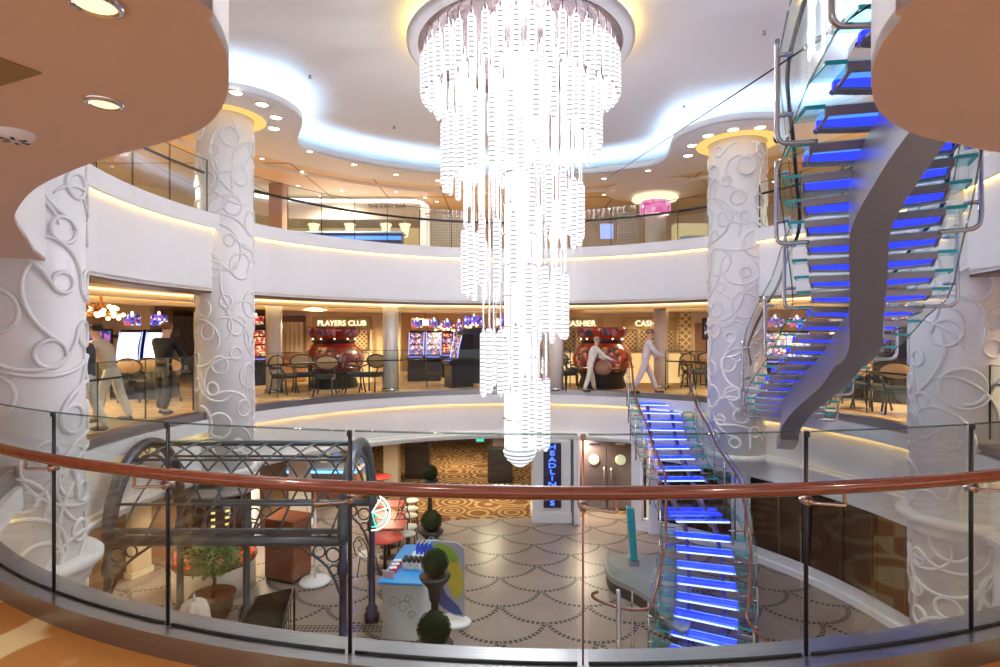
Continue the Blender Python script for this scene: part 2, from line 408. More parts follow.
# steel kerb, cream lip, cove and fascia of the casino deck
ST('trim_1', sweep(circ(6.22, 80, 200, 340), [(.20, .0), (.20, .12), (0, .12), (0, -.13), (.2, -.13)], False), brush)
ST('trim_17', sweep(circ(6.22, 110, -20, 200), [(.24, .0), (.24, .035), (0, .035), (0, -.10), (.2, -.10)], False), brush)
def lipband(loop, z0, z1, closed=True, over=.0):
    return sweep(loop, [(.3, z1), (-over, z1), (-over, z0), (.1, z0), (.1, z0+.05), (.3, z0+.05)], closed)
ST('trim_2', lipband(circ(6.16, 160), -.34, -.101), white)
ST('trim_3', sweep(circ(6.27, 160), [(0, -.34), (.05, -.34), (.05, -.30), (0, -.30), (0, -.34)]), cove_y)
ST('wall_atrium', sweep(circ(6.33, 160), [(.3, -.3), (0, -.3), (0, -1.12)]), white)
ST('trim_4', sweep(circ(6.2, 160), [(.15, -1.10), (.06, -1.10), (.05, -1.15), (0, -1.17), (0, -1.22), (.06, -1.24), (.06, -1.29), (.16, -1.31), (.6, -1.31)]), white)
# lounge deck above: its near edge has two scallops
LL = [(195, -1), (210, 22), (225, 49), (229, 75), (225, 101), (210, 122), (187, 135), (150, 146), (112, 156), (75, 169), (37, 187), (19, 206), (15, 221), (26, 239)]
RL = [(917, -1), (900, 19), (881, 45), (872, 71), (872, 90), (879, 110.6), (900, 127), (926, 137), (960, 144), (1000, 152)]
ZC = 2.33
lp = [pf(x, y, ZC).to_2d() for x, y in LL]; rp = [pf(x, y, ZC).to_2d() for x, y in RL]
near = [Vector((4.9, 4.2)), Vector((4.1, 3.15)), Vector((3.1, 2.72))]+rp[::-1]+[Vector((1.25, .9)), Vector((1.75, .3)), Vector((1.9, -.6)), Vector((1.2, -1.6)), Vector((0, -1.9)), Vector((-1.2, -1.5)), Vector((-1.6, -.5)), Vector((-1.3, .35)), Vector((-.95, .9))]+lp+[Vector((-4.75, 5.7))]
arc = [Vector((CX+6.1*math.cos(math.radians(a)), CY+6.1*math.sin(math.radians(a)))) for a in range(-30, 199, 3)]
nearS = smooth([arc[-1]]+[Vector(p) for p in near[::-1]]+[arc[0]], 6)   # left to right
nearS = nearS[1:-1]
LOOPC = [tuple(v) for v in arc]+[tuple(v) for v in nearS]
nL = len(LOOPC)
ST('floor', MB().prism([OUT, LOOPC], 3.55, 3.70), carpet3)
# underside: painted warm carpet bounce near the camera, pale gold over the casino
nearpts = [p for p in LOOPC[len(arc):]]          # left -> right, all with y < 6
leftpt = LOOPC[len(arc)-1]; rightpt = LOOPC[0]
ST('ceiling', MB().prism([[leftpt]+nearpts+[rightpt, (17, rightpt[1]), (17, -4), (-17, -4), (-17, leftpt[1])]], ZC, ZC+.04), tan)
ST('ceiling', MB().prism([[tuple(v) for v in arc]+[(-17, leftpt[1]), (-17, 27), (17, 27), (17, rightpt[1])]], ZC+.02, ZC+.06), beige)
ST('wall_atrium', sweep(LOOPC, [(0, ZC+.001), (0, 3.52), (.2, 3.52)]), white)
arcT = [tuple(v) for v in arc]
ST('trim_5', sweep(arcT, [(.25, 3.775), (-.12, 3.775), (-.12, 3.50), (-.04, 3.50), (-.04, 3.53), (0, 3.53)], False), white)
ST('trim_6', sweep(arcT, [(-.005, 3.49), (-.035, 3.49), (-.035, 3.525), (-.005, 3.525), (-.005, 3.49)], False), cove_y)
ST('trim_16', sweep([LOOPC[len(arc)-1]]+nearpts+[LOOPC[0]], [(0, 3.5), (0, 3.775), (.25, 3.775)], False), white)
# dropped brown reveal behind the fascia over the casino opening
ST('trim_7', sweep([tuple(v) for v in arc], [(.02, ZC+.02), (.02, ZC-.035), (.5, ZC-.035), (.5, ZC+.02)], False), brownt)
# glowing cove steps in the casino ceiling
for k, (R, z) in enumerate(((7.6, 2.22), (9.2, 2.18))):
    L = circ(R, 80, -20, 200)
    ST('trim_%d' % (8+k), sweep(L, [(0, ZC+.02), (0, z), (.35, z), (.35, ZC+.02)], False), beige)
    ST('trim_%d' % (10+k), sweep(L, [(-.02, ZC-.02), (-.06, ZC-.02), (-.06, ZC+.0), (-.02, ZC+.0)], False), EM('ceiling_step_led', (1, .72, .32), 3.0))
# top ceilings of the lounge deck
def soff_r(a):
    r = 6.45
    for (ca, d, rho) in ((158.5, 6.25, 1.5), (37.6, 6.25, 1.55), (201, 6.3, 1.4), (-5.4, 6.3, 1.4)):
        dl = math.radians((a-ca+180) % 360-180); q = rho*rho-(d*math.sin(dl))**2
        if q > 0 and abs(dl) < 1: r = min(r, d*math.cos(dl)-math.sqrt(q))
    return r
rr = [soff_r(i*1.5) for i in range(240)]
for _ in range(7): rr = [(rr[i-1]+2*rr[i]+rr[(i+1) % 240])/4 for i in range(240)]
LOOPS = [(CX+rr[i]*math.cos(math.radians(i*1.5)), CY+rr[i]*math.sin(math.radians(i*1.5))) for i in range(240)]
ZS = 5.80
ST('ceiling', MB().prism([circ(7.7, 120), LOOPS], ZS, ZS+.04), soffw)
ST('trim_12', sweep(LOOPS, [(.04, ZS-.001), (0, ZS-.001), (0, ZS+.15), (.04, ZS+.15), (.04, ZS+.02)]), soffw)
ST('trim_13', sweep(LOOPS, [(.14, ZS+.05), (.20, ZS+.05), (.20, ZS+.09), (.14, ZS+.09), (.14, ZS+.05)]), cove_w)
ST('ceiling', MB().prism([circ(9.5, 120)], 6.32, 6.36), white)
ST('trim_14', sweep(circ(8.6, 120), [(0, 5.84), (0, 6.32)]), white)
ST('ceiling', MB().prism([OUT, circ(7.69, 120)], 5.93, 5.98), tanpan)
ST('trim_15', sweep(circ(7.7, 120), [(0, 5.80), (0, 5.94)]), soffw)
# lower deck
ST('floor', MB().prism([[(CX+R*math.cos(math.radians(a)), CY+R*math.sin(math.radians(a))) for a in range(0, 360, 3) for R in [6.45 if 72 < a < 118 else (7.4 if a < 72 else 9.2)]]], -3.62, -3.5), mosm)
ST('floor', MB().prism([OUT], -3.66, -3.512), carpet2)
ST('ceiling', MB().prism([OUT, circ(6.4)], -1.31, -1.27), beige)
# outer walls
def wallbox(name, x0, x1, y0, y1, z0, z1, m): ST(name, MB().box(x0, x1, y0, y1, z0, z1), m)
wallbox('wall_back', -17, 17, 26.8, 27, -3.5, 2.36, cream)
wallbox('wall_back', -17, 17, 26.8, 27, 3.7, 5.95, cream)
wallbox('wall_left', -17.1, -16.9, -4, 27, -3.5, 6, cream)
wallbox('wall_right', 16.9, 17.1, -4, 27, -3.5, 6, cream)
# lower deck wall under the gallery, right side: white with big dark windows
RW = 6.36
def arcwall(a0, a1, z0, z1, R=RW, th=.12, n=40):
    mb = MB(); L = circ(R, n, a0, a1)
    return sweep(L, [(th, z0), (0, z0), (0, z1), (th, z1)], False)
darkg = M('dark_tinted_glass', (.018, .010, .008), .15, spec=.35)
drape = M('brown_drape', (.04, .018, .010), .6)
ST('wall_right', arcwall(-70, -12, -3.5, -1.3), white)
ST('wall_right', arcwall(-12, 62, -1.62, -1.3), white)
ST('wall_right', arcwall(-12, 62, -3.5, -3.22), white)
WSP = [(36, 38.5), (59.8, 62), (-12, -7)]
for a, b in WSP: ST('wall_right', arcwall(a, b, -3.24, -1.6), white)
ST('baseboard_right', sweep(circ(RW-.06, 60, -12, 62), [(.06, -3.36), (0, -3.38), (0, -3.5)], False), white)
for k, (a, b) in enumerate(((-7, 36), (38.5, 59.8))):
    wn = O('window_%d' % (k+1), sweep(circ(RW+.10, 40, a, b), [(0, -3.24), (0, -1.6)], False), darkg, kind='structure')
    fr = sweep(circ(RW-.03, 40, a, b), [(.08, -3.19), (0, -3.19), (0, -3.24), (.08, -3.24)], False)
    f2 = sweep(circ(RW-.03, 40, a, b), [(.08, -1.60), (0, -1.60), (0, -1.66), (.08, -1.66)], False)
    fr.add(f2.v, f2.f, 0)
    for c in (a+.5, b-.5):
        p = cp(c, RW-.03, -3.24); q = cp(c, RW-.03, -1.6); fr.cyl(p, q, .035, 6)
    O('window_frame', fr, white, wn)
    mu = MB()
    for i in range(1, 7):
        c = a+(b-a)*i/7; mu.cyl(cp(c, RW+.07, -3.24), cp(c, RW+.07, -1.6), .03, 6)
    O('mullion', mu, drape, wn)
# lower deck back: door recess beside the lit pillar
yb = 15.75
ST('wall_back', MB().box(1.95, 2.1, 14.6, yb+.1, -3.5, -1.3).box(3.75, 3.95, 13.9, yb+.1, -3.5, -1.3), [white])
ST('wall_back', MB().box(2.1, 3.8, yb+.06, yb+.2, -3.5, -1.3), brick)
ST('wall_back', MB().box(2.0, 2.12, 14.75, 15.7, -3.45, -1.35), brick)
for k, (x0, x1) in enumerate(((2.3, 3.03), (3.05, 3.78))):
    d = O('door_%d' % (k+1), MB().bev(x0, x1, yb, yb+.06, -3.49, -1.52, .01), M('dark_door', (.10, .075, .085), .4), kind='structure')
    cxx = (x0+x1)/2
    T = Matrix.Translation((cxx, yb-.012, -2.05)) @ Matrix.Rotation(PI/2, 4, 'X')
    O('porthole', MB().lathe([(.15, 0), (.15, .02), (.12, .025)], 24, T=T), M('porthole_glass', (.42, .46, .36), .2, emit=(.42, .46, .34), es=.35, sample=False), d)
    O('door_handle', MB().cyl(((x1-.09) if k == 0 else (x0+.09), yb-.04, -2.65), ((x1-.09) if k == 0 else (x0+.09), yb-.04, -2.25), .014), steel, d)
    O('kick_plate', MB().bev(x0+.03, x1-.03, yb-.012, yb, -3.42, -3.05, .004).box(x0+.03, x1-.03, yb-.01, yb, -2.83, -2.81), M('door_plate', (.2, .17, .18), .3, .5), d)
    O('door_closer', MB().bev(cxx-.15, cxx+.12, yb-.05, yb, -1.62, -1.57, .006), steel, d)
# ================================================================ BIG COLUMNS with raised scrollwork
def scroll_relief(r, z0, z1, seed):
    rnd = random.Random(seed); mb = MB(); C = 2*PI*r; cs = []
    for _ in range(6000):
        R = rnd.choice((.12, .16, .2, .25, .3)); u = rnd.uniform(0, C); v = rnd.uniform(z0+R+.02, z1-R-.02)
        if all(math.hypot(min(abs(u-a), C-abs(u-a)), v-b) > R+q+.12 for a, b, q in cs): cs.append((u, v, R))
    for i, (u, v, R) in enumerate(cs):
        sg = 1 if rnd.random() < .5 else -1; a = rnd.uniform(0, 2*PI); pts = []
        turns = rnd.uniform(1.02, 1.25)*2*PI; n = int(turns*R/.035); r0 = R*rnd.uniform(.78, 1.0)
        for k in range(n+1):
            q = k/n; rr_ = r0+(R-r0)*q; t = a+sg*turns*q; pts.append((u+rr_*math.cos(t), v+rr_*math.sin(t)))
        h = math.atan2(pts[-1][1]-pts[-2][1], pts[-1][0]-pts[-2][0]); x, y = pts[-1]
        L = rnd.uniform(.7, 1.5); n = int(L/.04); cur = -sg*rnd.uniform(1.0, 2.4)
        for k in range(n):
            h += cur*L/n*(1 if k < n*.7 else 1.8); x += math.cos(h)*L/n; y += math.sin(h)*L/n; pts.append((x, y))
        seg = [((r+.008)*math.cos(p/r), (r+.008)*math.sin(p/r), q) for p, q in pts if z0+.03 < q < z1-.03]
        if len(seg) > 4: mb.tube(seg, .026, 6, rs=[.026 if k < len(seg)-6 else .026-.003*(k-len(seg)+6) for k in range(len(seg))])
    return mb
cshaft = [mesh('shaft', MB().lathe([(.6, z), (.6, 5.85)], 64), [colw]) for z in (-3.5, -1.3)]
crel = [mesh('scroll_relief', scroll_relief(.6, z, 5.7, s), [colw]) for s, z in ((3, -3.5), (8, -1.0), (5, -1.0), (11, -3.5))]
cled = MB().lathe([(.6, -1.06), (.74, -1.06), (.78, -1.10), (.78, -1.17), (.70, -1.20), (.70, -1.26), (.66, -1.31), (.66, -1.36), (.6, -1.38)], 64, cap=False)
cled = mesh('ledge_moulding', cled, [white])
cled2 = mesh('ledge_moulding', MB().lathe([(.6, -1.10), (.67, -1.10), (.69, -1.14), (.69, -1.20), (.65, -1.24), (.6, -1.30)], 64, cap=False), [white])
cbase = mesh('plinth', MB().lathe([(.6, -3.5), (.66, -3.5), (.66, -3.36), (.6, -3.33)], 48, cap=False), [white])
chalo = mesh('halo_light', MB().lathe([(.63, 5.775), (.84, 5.775), (.88, 5.795), (.63, 5.795)], 48, cap=False), [EM('column_halo_led', (1, .58, .16), .75)])
for i, (x, y, rz, lab) in enumerate(((-5.52, 6.4, .4, 'white column with raised scrollwork at the left edge, nearest the casino screens'),
                              (-5.45, 11.0, 2.2, 'white scrollwork column between the left bay and the red pot machines'),
                              (5.34, 12.5, 4.4, 'white scrollwork column standing between the two lit glass staircases'),
                              (6.72, 8.1, 1.2, 'white scrollwork column at the right edge beside the hanging staircase'))):
    c = X('column', (x, y, 0), lab, 'column', 'scrollwork columns around the atrium', rz)
    O('shaft', cshaft[1 if i in (1, 2) else 0], [], c); O('scroll_relief', crel[i], [], c); O('ledge_moulding', cled2 if i in (1, 2) else cled, [], c); O('halo_light', chalo, [], c)
    if i in (0, 3): O('plinth', cbase, [], c)
    if i == 1: c.scale = (.86, .86, 1)

# ================================================================ NEAR BALUSTRADE
def ray_ang(px, R):          # bearing on the near side of the ring seen along image column px
    k = (px-500)/FP; A = k*k+1; B = -2*(k*CX+CY); Q = CX*CX+CY*CY-R*R
    Y = (-B-math.sqrt(B*B-4*A*Q))/(2*A); return math.degrees(math.atan2(Y-CY, k*Y-CX)) % 360
jang = [ray_ang(px, 6.337) for px in (54, 168, 350, 583, 806, 971)]
jang = [jang[0]-17.6, jang[0]-8.8]+jang+[jang[-1]+8.8, jang[-1]+17.6]
RG = 6.33
nb = X('glass_balustrade', cp(jang[5], RG, 0), 'near curved glass balustrade with red wooden handrail above the brushed steel kerb', 'balustrade')
nbo = Vector(nb.location)
for k in range(1, len(jang)-1):
    a, b = jang[k], jang[k+1]; n = 8; rows = []
    for i in range(n+1):
        c = a+.22+(b-a-.44)*i/n; p = cp(c, RG); rows.append((p+Vector((0, 0, .125))-nbo, p+Vector((0, 0, 1.1))-nbo, cp(c, RG+.014)-p))
    g = O('glass_panel', MB().slab(rows, 0), glass, nb)
    O('polished_edge', MB().tube([r[1]+r[2]*.5 for r in rows], .0045, 6), glass2, g)
    O('base_gasket', MB().tube([r[0]+r[2]*.5 for r in rows], .008, 6), blackm, g)
for k in range(2, 8):
    c = jang[k]; p = cp(c, RG+.007)-nbo; pale = k == 5
    m = M('copper_joint', (.36, .22, .18), .3, .6) if pale else blackm
    o = O('joint_strip', MB().cyl(p+Vector((0, 0, .12)), p+Vector((0, 0, 1.09)), .0045 if pale else .0095, 8), m, nb)
    if pale: o['label'] = 'copper coloured joint strip'
    O('top_clip', MB().bev(-.011, .011, -.011, .011, -.014, .014, .004, T=Matrix.Translation(cp(c, RG+.012, 1.09)-nbo)), m, o)
    sg = -1.1 if k < 5 else 1.1; K = cp(c, RG, 0)
    q0 = cp(c, RG+.01, .80); q1 = cp(c, RG+.05, .80); q2 = cp(c+sg, RG+.085, .795); q3 = cp(c+sg, RG+.085, .85)
    b = MB().tube([v-nbo for v in smooth([q0, q1, (q1+q2)/2, q2, q2+Vector((0, 0, .02)), q3], 4)], .0075, 8)
    b.cyl(cp(c, RG-.012, .80)-nbo, cp(c, RG+.03, .80)-nbo, .022, 14)
    O('rail_bracket', b, M('copper_steel', (.55, .42, .36), .2, .95), nb)
O('handrail', MB().tube([cp(a, RG+.085, .873)-nbo for a in [jang[0]+.6*i for i in range(int((jang[-1]-jang[0])/.6)+1)]], .029, 20), woodm, nb)

# ================================================================ GALLERY RAILINGS
def rail_run(name, R, a0, a1, step, zb, zt, zr, label, cat='glass railing', radj=0, rr=.018, joint=.008, m=blackm):
    g = X(name, cp((a0+a1)/2, R, zb), label, cat)
    inv = g.location
    n = max(1, round(abs(a1-a0)/step)); st = (a1-a0)/n
    for k in range(n):
        a, b = a0+st*k, a0+st*(k+1); rows = []
        for i in range(5):
            c = a+.12+(b-a-.24)*i/4; p = cp(c, R); q = cp(c, R+.012)-p; rows.append((p+Vector((0, 0, zb))-inv, p+Vector((0, 0, zt))-inv, q))
        O('glass_panel', MB().slab(rows, 0), glass, g)
        if k: O('joint_post', MB().cyl(cp(a, R, zb)-inv, cp(a, R, zt)-inv, joint, 6), m, g)
    hl = MB().tube([cp(a0+(a1-a0)*i/(n*4), R+.07, zr)-inv for i in range(n*4+1)], rr, 8); O('handrail', hl, m, g)
    te = MB().tube([cp(a0+(a1-a0)*i/(n*4), R+.006, zt)-inv for i in range(n*4+1)], .008, 6); O('top_edge', te, glass2, g)
    for e in (a0, a1): O('joint_post', MB().cyl(cp(e, R, zb)-inv, cp(e, R, zt)-inv, .012, 6), m, g)
    return g
# casino deck
rail_run('gallery_railing', 6.33, 195, 165, 9.5, .1, 1.1, .84, 'glass railing in front of the men by the left slot machines')
rail_run('gallery_railing', 6.33, 153.5, 76.5, 7, .1, 1.1, .84, 'long glass railing in front of the red pot machines')
rail_run('gallery_railing', 6.33, 54, 42.5, 6, .1, 1.1, .84, 'short glass railing right of the top of the lower stairs')
rail_run('gallery_railing', 6.33, 22.0, 1.5, 10, .1, 1.1, .84, 'glass railing in front of the tan chairs on the right')
rail_run('gallery_railing', 6.33, -11, -38, 9, .1, 1.1, .84, 'glass railing beyond the right column at the frame edge')
# lounge deck
rail_run('gallery_railing', 6.12, 197, 164, 9, 3.78, 4.78, 4.55, 'upper glass railing left of the second column', rr=.027)
rail_run('gallery_railing', 6.12, 153.5, 42.5, 8, 3.78, 4.78, 4.5, 'long upper glass railing running behind the chandelier', rr=.030)
rail_run('gallery_railing', 6.12, 32, 6, 8, 3.78, 4.78, 4.55, 'upper glass railing behind the hanging staircase', rr=.027)

# ================================================================ STAIRCASES
def stair_path(pts):          # pts = [(t, x, y)] ; returns interpolator f(t) -> (x,y)
    P = smooth([Vector((p[1], p[2], p[0])) for p in pts], 24)
    def f(t):
        for i in range(len(P)-1):
            if (P[i].z <= t <= P[i+1].z) or (P[i].z >= t >= P[i+1].z):
                k = (t-P[i].z)/((P[i+1].z-P[i].z) or 1); return P[i].lerp(P[i+1], k)
        return P[0] if abs(t-P[0].z) < abs(t-P[-1].z) else P[-1]
    return f
def tread(parent, p, tdir, near, hw=.55, gw=.69, dep=.29, up=False):
    # tdir: horizontal unit vector towards the near (camera) side of the tread
    T = Matrix(((-tdir.y, tdir.x, 0, p.x), (tdir.x, tdir.y, 0, p.y), (0, 0, 1, p.z), (0, 0, 0, 1)))
    h = dep/2
    gm = MB().bev(-gw, gw, -h, h, -.028, 0, .004, 0, T)
    for sx in (-1, 1):                      # teal edge ends
        gm.box(sx*gw-.006, sx*gw+.006, -h, h, -.029, .001, 1, T)
    gm.box(-gw, -hw, h-.002, h+.004, -.030, .001, 1, T); gm.box(hw, gw, h-.002, h+.004, -.030, .001, 1, T)
    t = O('tread', gm, [glassn, teal], parent)
    if up:
        O('steel_beam', MB().bev(-hw, hw, h-.03, h+.004, -.082, -.012, .004, 0, T), bronze, t)
        O('frosted_panel', MB().box(-hw, hw, -h+.07, h-.03, -.040, -.030, 0, T), lblue, t)
        O('light_strip', MB().bev(-hw+.01, hw-.01, -h+.0, -h+.06, -.118, -.032, .01, 0, T), blue, t)
        # curved lower bracket
        b = MB(); rows = []
        for i in range(9):
            u = -1+2*i/8; z = -.12-.03*(1-abs(u))**.6
            rows.append([T @ Vector((u*hw, -h-.005, z)), T @ Vector((u*hw, -h+.08, z)), T @ Vector((u*hw, -h+.08, z+.025)), T @ Vector((u*hw, -h-.005, z+.025))])
        b.grid(rows, closed=True, sm=False)
        for sx in (-1, 1):
            b.cyl(T @ Vector((sx*hw-.02*sx, h+.0, -.08)), T @ Vector((sx*hw-.02*sx, -h, -.12)), .014, 6)
        O('bracket', b, bronze, t)
    else:
        O('light_strip', MB().bev(-hw, hw, -h+.03, h-.05, -.085, -.034, .008, 0, T), blue, t)
        O('bright_edge', MB().box(-hw, hw, h-.05, h-.028, -.075, -.055, 0, T).box(-hw, hw, -h+.014, -h+.03, -.05, -.034, 0, T), bluew, t)
        b = MB()
        for sx in (-1, 1): b.bev(sx*hw-.02, sx*hw+.02, -h+.02, h-.02, -.11, -.03, .004, 0, T); b.cyl(T @ Vector((sx*(hw-.04), h-.024, -.06)), T @ Vector((sx*(hw-.04), h-.016, -.06)), .013, 8)
        O('bracket', b, bronze, t)
    return T
def frame_at(f, t, dt, sgn):
    a, b = f(t-dt), f(t+dt); d = Vector((b.x-a.x, b.y-a.y, 0))*sgn
    return d.normalized()
# ---- upper hanging staircase (casino deck to lounge deck), climbing towards the camera
UP = [(0, 5.62, 10.95), (1, 5.42, 10.4), (3, 5.03, 9.62), (5, 4.84, 9.0), (7, 4.68, 8.3), (9, 4.50, 7.5), (11, 4.28, 6.8), (12, 4.2, 6.45), (13, 4.07, 6.15), (15, 3.82, 5.75), (17, 3.54, 5.3), (19, 3.27, 4.88), (20, 3.16, 4.62), (21, 3.07, 4.28), (22, 3.00, 3.95), (23, 2.97, 3.62), (24, 2.96, 3.28)]
fu = stair_path(UP)
RU = .16
up = X('hanging_staircase', (5.6, 11, 0), 'curved hanging staircase of blue lit steps on a broad steel ribbon beside the right column', 'staircase')
off = -up.location
def U(v): return Vector(v)+off
for k in range(1, 24):
    c = fu(k); d = frame_at(fu, k, .6, 1); tread(up, U((c.x, c.y, .01+RU*(k-.0)-.08)), d, True, up=True)
def ribbon(f, t0, t1, n, zt, hh, hw, shift=0, rise=RU, base=-.07):
    rows = []
    for i in range(n+1):
        t = t0+(t1-t0)*i/n; c = f(t); d = frame_at(f, max(min(t, t1-.3), t0+.3), .5, 1); s = Vector((-d.y, d.x, 0)); s = Vector((d.y, -d.x, 0))
        s = s if s.x > 0 else -s
        z = base+rise*t+zt(t); p = Vector((c.x, c.y, z))+s*shift
        h = hh(t)
        rows.append([p-s*hw, p-s*hw-Vector((0, 0, h)), p+s*hw-Vector((0, 0, h)), p+s*hw])
    mb = MB().grid(rows, closed=True, sm=False); k = len(rows)
    mb.f.append([3, 2, 1, 0]); mb.f.append([4*(k-1)+i for i in range(4)]); mb.m += [0, 0]; mb.s += [False, False]
    mb.v = [tuple(Vector(v)+off) for v in mb.v]
    return mb
O('stringer', ribbon(fu, -.0, 13.2, 60, lambda t: -.14-.34*max(0, 1-t/2.6)**2, lambda t: .42-.22*max(0, 1-t/1.6), .15), steelg, up)
O('upper_stringer', ribbon(fu, 11.4, 24, 50, lambda t: -.13, lambda t: .48, .15, -.02), steelg, up)
def stair_rails(root, f, t0, t1, rise, base, half, offv, step, side_names, hand=None, gh=1.0, tubes=True, inner=.57, wood_r=.02):
    for sd in (-1, 1):
        pts = []; 
        n = int((t1-t0)*2)
        def at(t, w, z):
            c = f(t); d = frame_at(f, max(min(t, t1-.3), t0+.3), .5, 1); s = Vector((d.y, -d.x, 0)); s = s if s.x > 0 else -s
            return Vector((c.x, c.y, base+rise*t+z))+s*(sd*w)+offv
        ks = [t0+i*step for i in range(int((t1-t0)/step)+1)]
        if ks[-1] < t1-.5: ks.append(t1)
        for a, b in zip(ks[:-1], ks[1:]):
            rows = []
            for i in range(5):
                t = a+.06+(b-a-.12)*i/4; p0 = at(t, half, -.05); p1 = at(t, half, gh); rows.append((p0, p1, at(t, half+.012, -.05)-p0))
            g = O('glass_panel', MB().slab(rows, 0), glass, root)
            O('panel_edge', MB().tube([r[1] for r in rows], .008, 5), glass2, g); O('panel_edge', MB().tube([r[0] for r in rows], .008, 5), glass2, g)
        for t in ks:
            if tubes == 'bent':
                p = [at(t, inner-.05, -.12), at(t, half-.02, -.12), at(t, half+.06, -.10), at(t, half+.09, -.02), at(t, half+.09, .25), at(t, half+.09, .75)]
                m = MB().tube(smooth(p, 5), .022, 8)
                for zz in (.12, .62): m.cyl(at(t, half-.03, zz), at(t, half+.1, zz), .02, 8)
                O('tube_post', m, steel, root)
            else:
                m = MB().cyl(at(t, half+.03, -.25), at(t, half+.03, .72), .016, 8)
                m.cyl(at(t, inner-.02, -.07), at(t, half+.04, -.07), .012, 6)
                for zz in (.1, .5): m.cyl(at(t, half-.03, zz), at(t, half+.05, zz), .018, 8)
                O('post', m, steel, root)
        h = MB(); path = [at(t0+(t1-t0)*i/n, half-.07, .88) for i in range(n+1)]
        if hand: path = hand(sd, path)
        h.tube(smooth(path, 2), wood_r, 10); O('handrail', h, woodm if tubes != 'bent' else blackm, root)
stair_rails(up, fu, .6, 23.2, RU, -.07, .73, off, 4, None, tubes='bent')
# landing plate that joins the stair to the gallery
O('landing', MB().add([U((4.95, 11.0, .0)), U((6.05, 10.6, .0)), U((6.45, 11.2, .0)), U((5.2, 12.3, .0)), U((4.95, 11.0, -.05)), U((6.05, 10.6, -.05)), U((6.45, 11.2, -.05)), U((5.2, 12.3, -.05))], [(0, 1, 2, 3), (7, 6, 5, 4), (0, 4, 5, 1), (1, 5, 6, 2), (2, 6, 7, 3), (3, 7, 4, 0)]), bronze, up)
# ---- lower staircase (lower deck to casino deck)
LO = [(0, 3.98, 14.05), (1, 3.95, 13.75), (2, 3.92, 13.55), (4, 3.86, 13.15), (6, 3.84, 12.7), (8, 3.87, 12.1), (10, 3.88, 11.65), (11.0, 3.87, 11.2), (12.2, 3.84, 10.6), (13, 3.78, 10.35), (14, 3.72, 10.1), (15, 3.63, 9.8), (16, 3.55, 9.55), (17, 3.46, 9.28), (18, 3.35, 9.05), (19, 3.22, 8.78), (20, 3.08, 8.52), (21, 2.92, 8.28), (22, 2.78, 8.05)]
fl = stair_path(LO); RL_ = -.17
lo = X('glass_staircase', (3.0, 8.3, -3.5), 'curved glass staircase with glowing blue treads climbing from the mosaic floor', 'staircase')
off2 = -lo.location
for k in range(1, 21):
    if k in (11, 12): continue
    c = fl(k); d = frame_at(fl, k, .6, 1); tread(lo, Vector((c.x, c.y, RL_*k+.0))+off2, d, True, hw=.5, gw=.72, dep=.31)
c = fl(11.5); d = frame_at(fl, 11.5, .6, 1)
T = Matrix(((-d.y, d.x, 0, c.x+off2.x), (d.x, d.y, 0, c.y+off2.y), (0, 0, 1, RL_*11.6+off2.z), (0, 0, 0, 1)))
ld = O('landing', MB().bev(-.74, .74, -.46, .46, -.035, 0, .005, 0, T), glassn, lo)
for k, y in enumerate((-.36, -.10, .34)): O('light_strip', MB().bev(-.5, .5, y, y+.10+.06*(k == 1), -.085, -.04, .01, 0, T), blue, ld)
O('bright_edge', MB().box(-.5, .5, .445, .465, -.075, -.05, 0, T), bluew, ld)
# dark twin stringers
for sx in (-.28, .28):
    rows = []
    for i in range(61):
        t = .2+21*i/61; c = fl(t); d = frame_at(fl, t, .5, 1); s = Vector((-d.y, d.x, 0)); zt = RL_*t if t < 11 else (RL_*11.6 if t < 12.2 else RL_*t)
        p = Vector((c.x, c.y, zt-.12))+s*sx+off2; q = s*.03
        rows.append([p-q, p-q-Vector((0, 0, .16)), p+q-Vector((0, 0, .16)), p+q])
    O('stringer', MB().grid(rows, closed=True, sm=False), M('dark_stringer', (.14, .12, .14), .35, .6), lo)
def hand_lo(sd, path):
    a = path[0]
    top = [a+Vector((.28*sd*0+.12*sd, .9, -.42)), a+Vector((.05*sd, .62, -.05)), a+Vector((0, .3, .05))]
    e = path[-1]; s = Vector((-1, 0, 0))
    if sd < 0: tail = [e+Vector((-.10, -.12, -.16)), e+Vector((-.42, -.05, -.22)), e+Vector((-.72, .12, -.22)), e+Vector((-.92, .2, -.17)), e+Vector((-.95, .22, -.10)), e+Vector((-.86, .2, -.06))]
    else: tail = [e+Vector((.05, -.2, -.12)), e+Vector((.2, -.4, -.2))]
    return top+path+tail
stair_rails(lo, fl, .4, 20.4, RL_, 0, .74, off2, 2, None, hand=hand_lo, tubes='post', gh=.92, inner=.5, wood_r=.024)
npst = pf(618, 667, -3.5)
npst = Vector((1.86, 8.72, -3.5))
np_ = MB().lathe([(.06, 0), (.06, .02), (.04, .03), (.04, .96), (.035, .97), (.035, 1.0), (0.03, 1.01)], 16)
O('newel_post', np_, steel, label='brushed steel newel post where the left stair handrail curls round', cat='post', loc=npst)
O('slim_post', MB().lathe([(.03, 0), (.03, .02), (.018, .03), (.018, .9), (.012, .91)], 12), steel, label='thinner steel post standing just right of the newel post', cat='post', loc=(2.12, 8.9, -3.5))
# tensioned cable
c0 = pp(874, 2, 3.4); c1 = pp(604, 180, 14.0)
cb = MB().cyl(c0, c1, .007, 6)
co = O('cable', cb, blackm, label='thin dark cable slanting from the hanging staircase down to the far gallery', cat='cable')
for t, rad in ((.035, .03), (.07, .02), (.055, .02)):
    p = c0.lerp(c1, t); q = c0.lerp(c1, t+.008); O('cable_clamp', MB().cyl(p, q, rad, 10), steel, co)

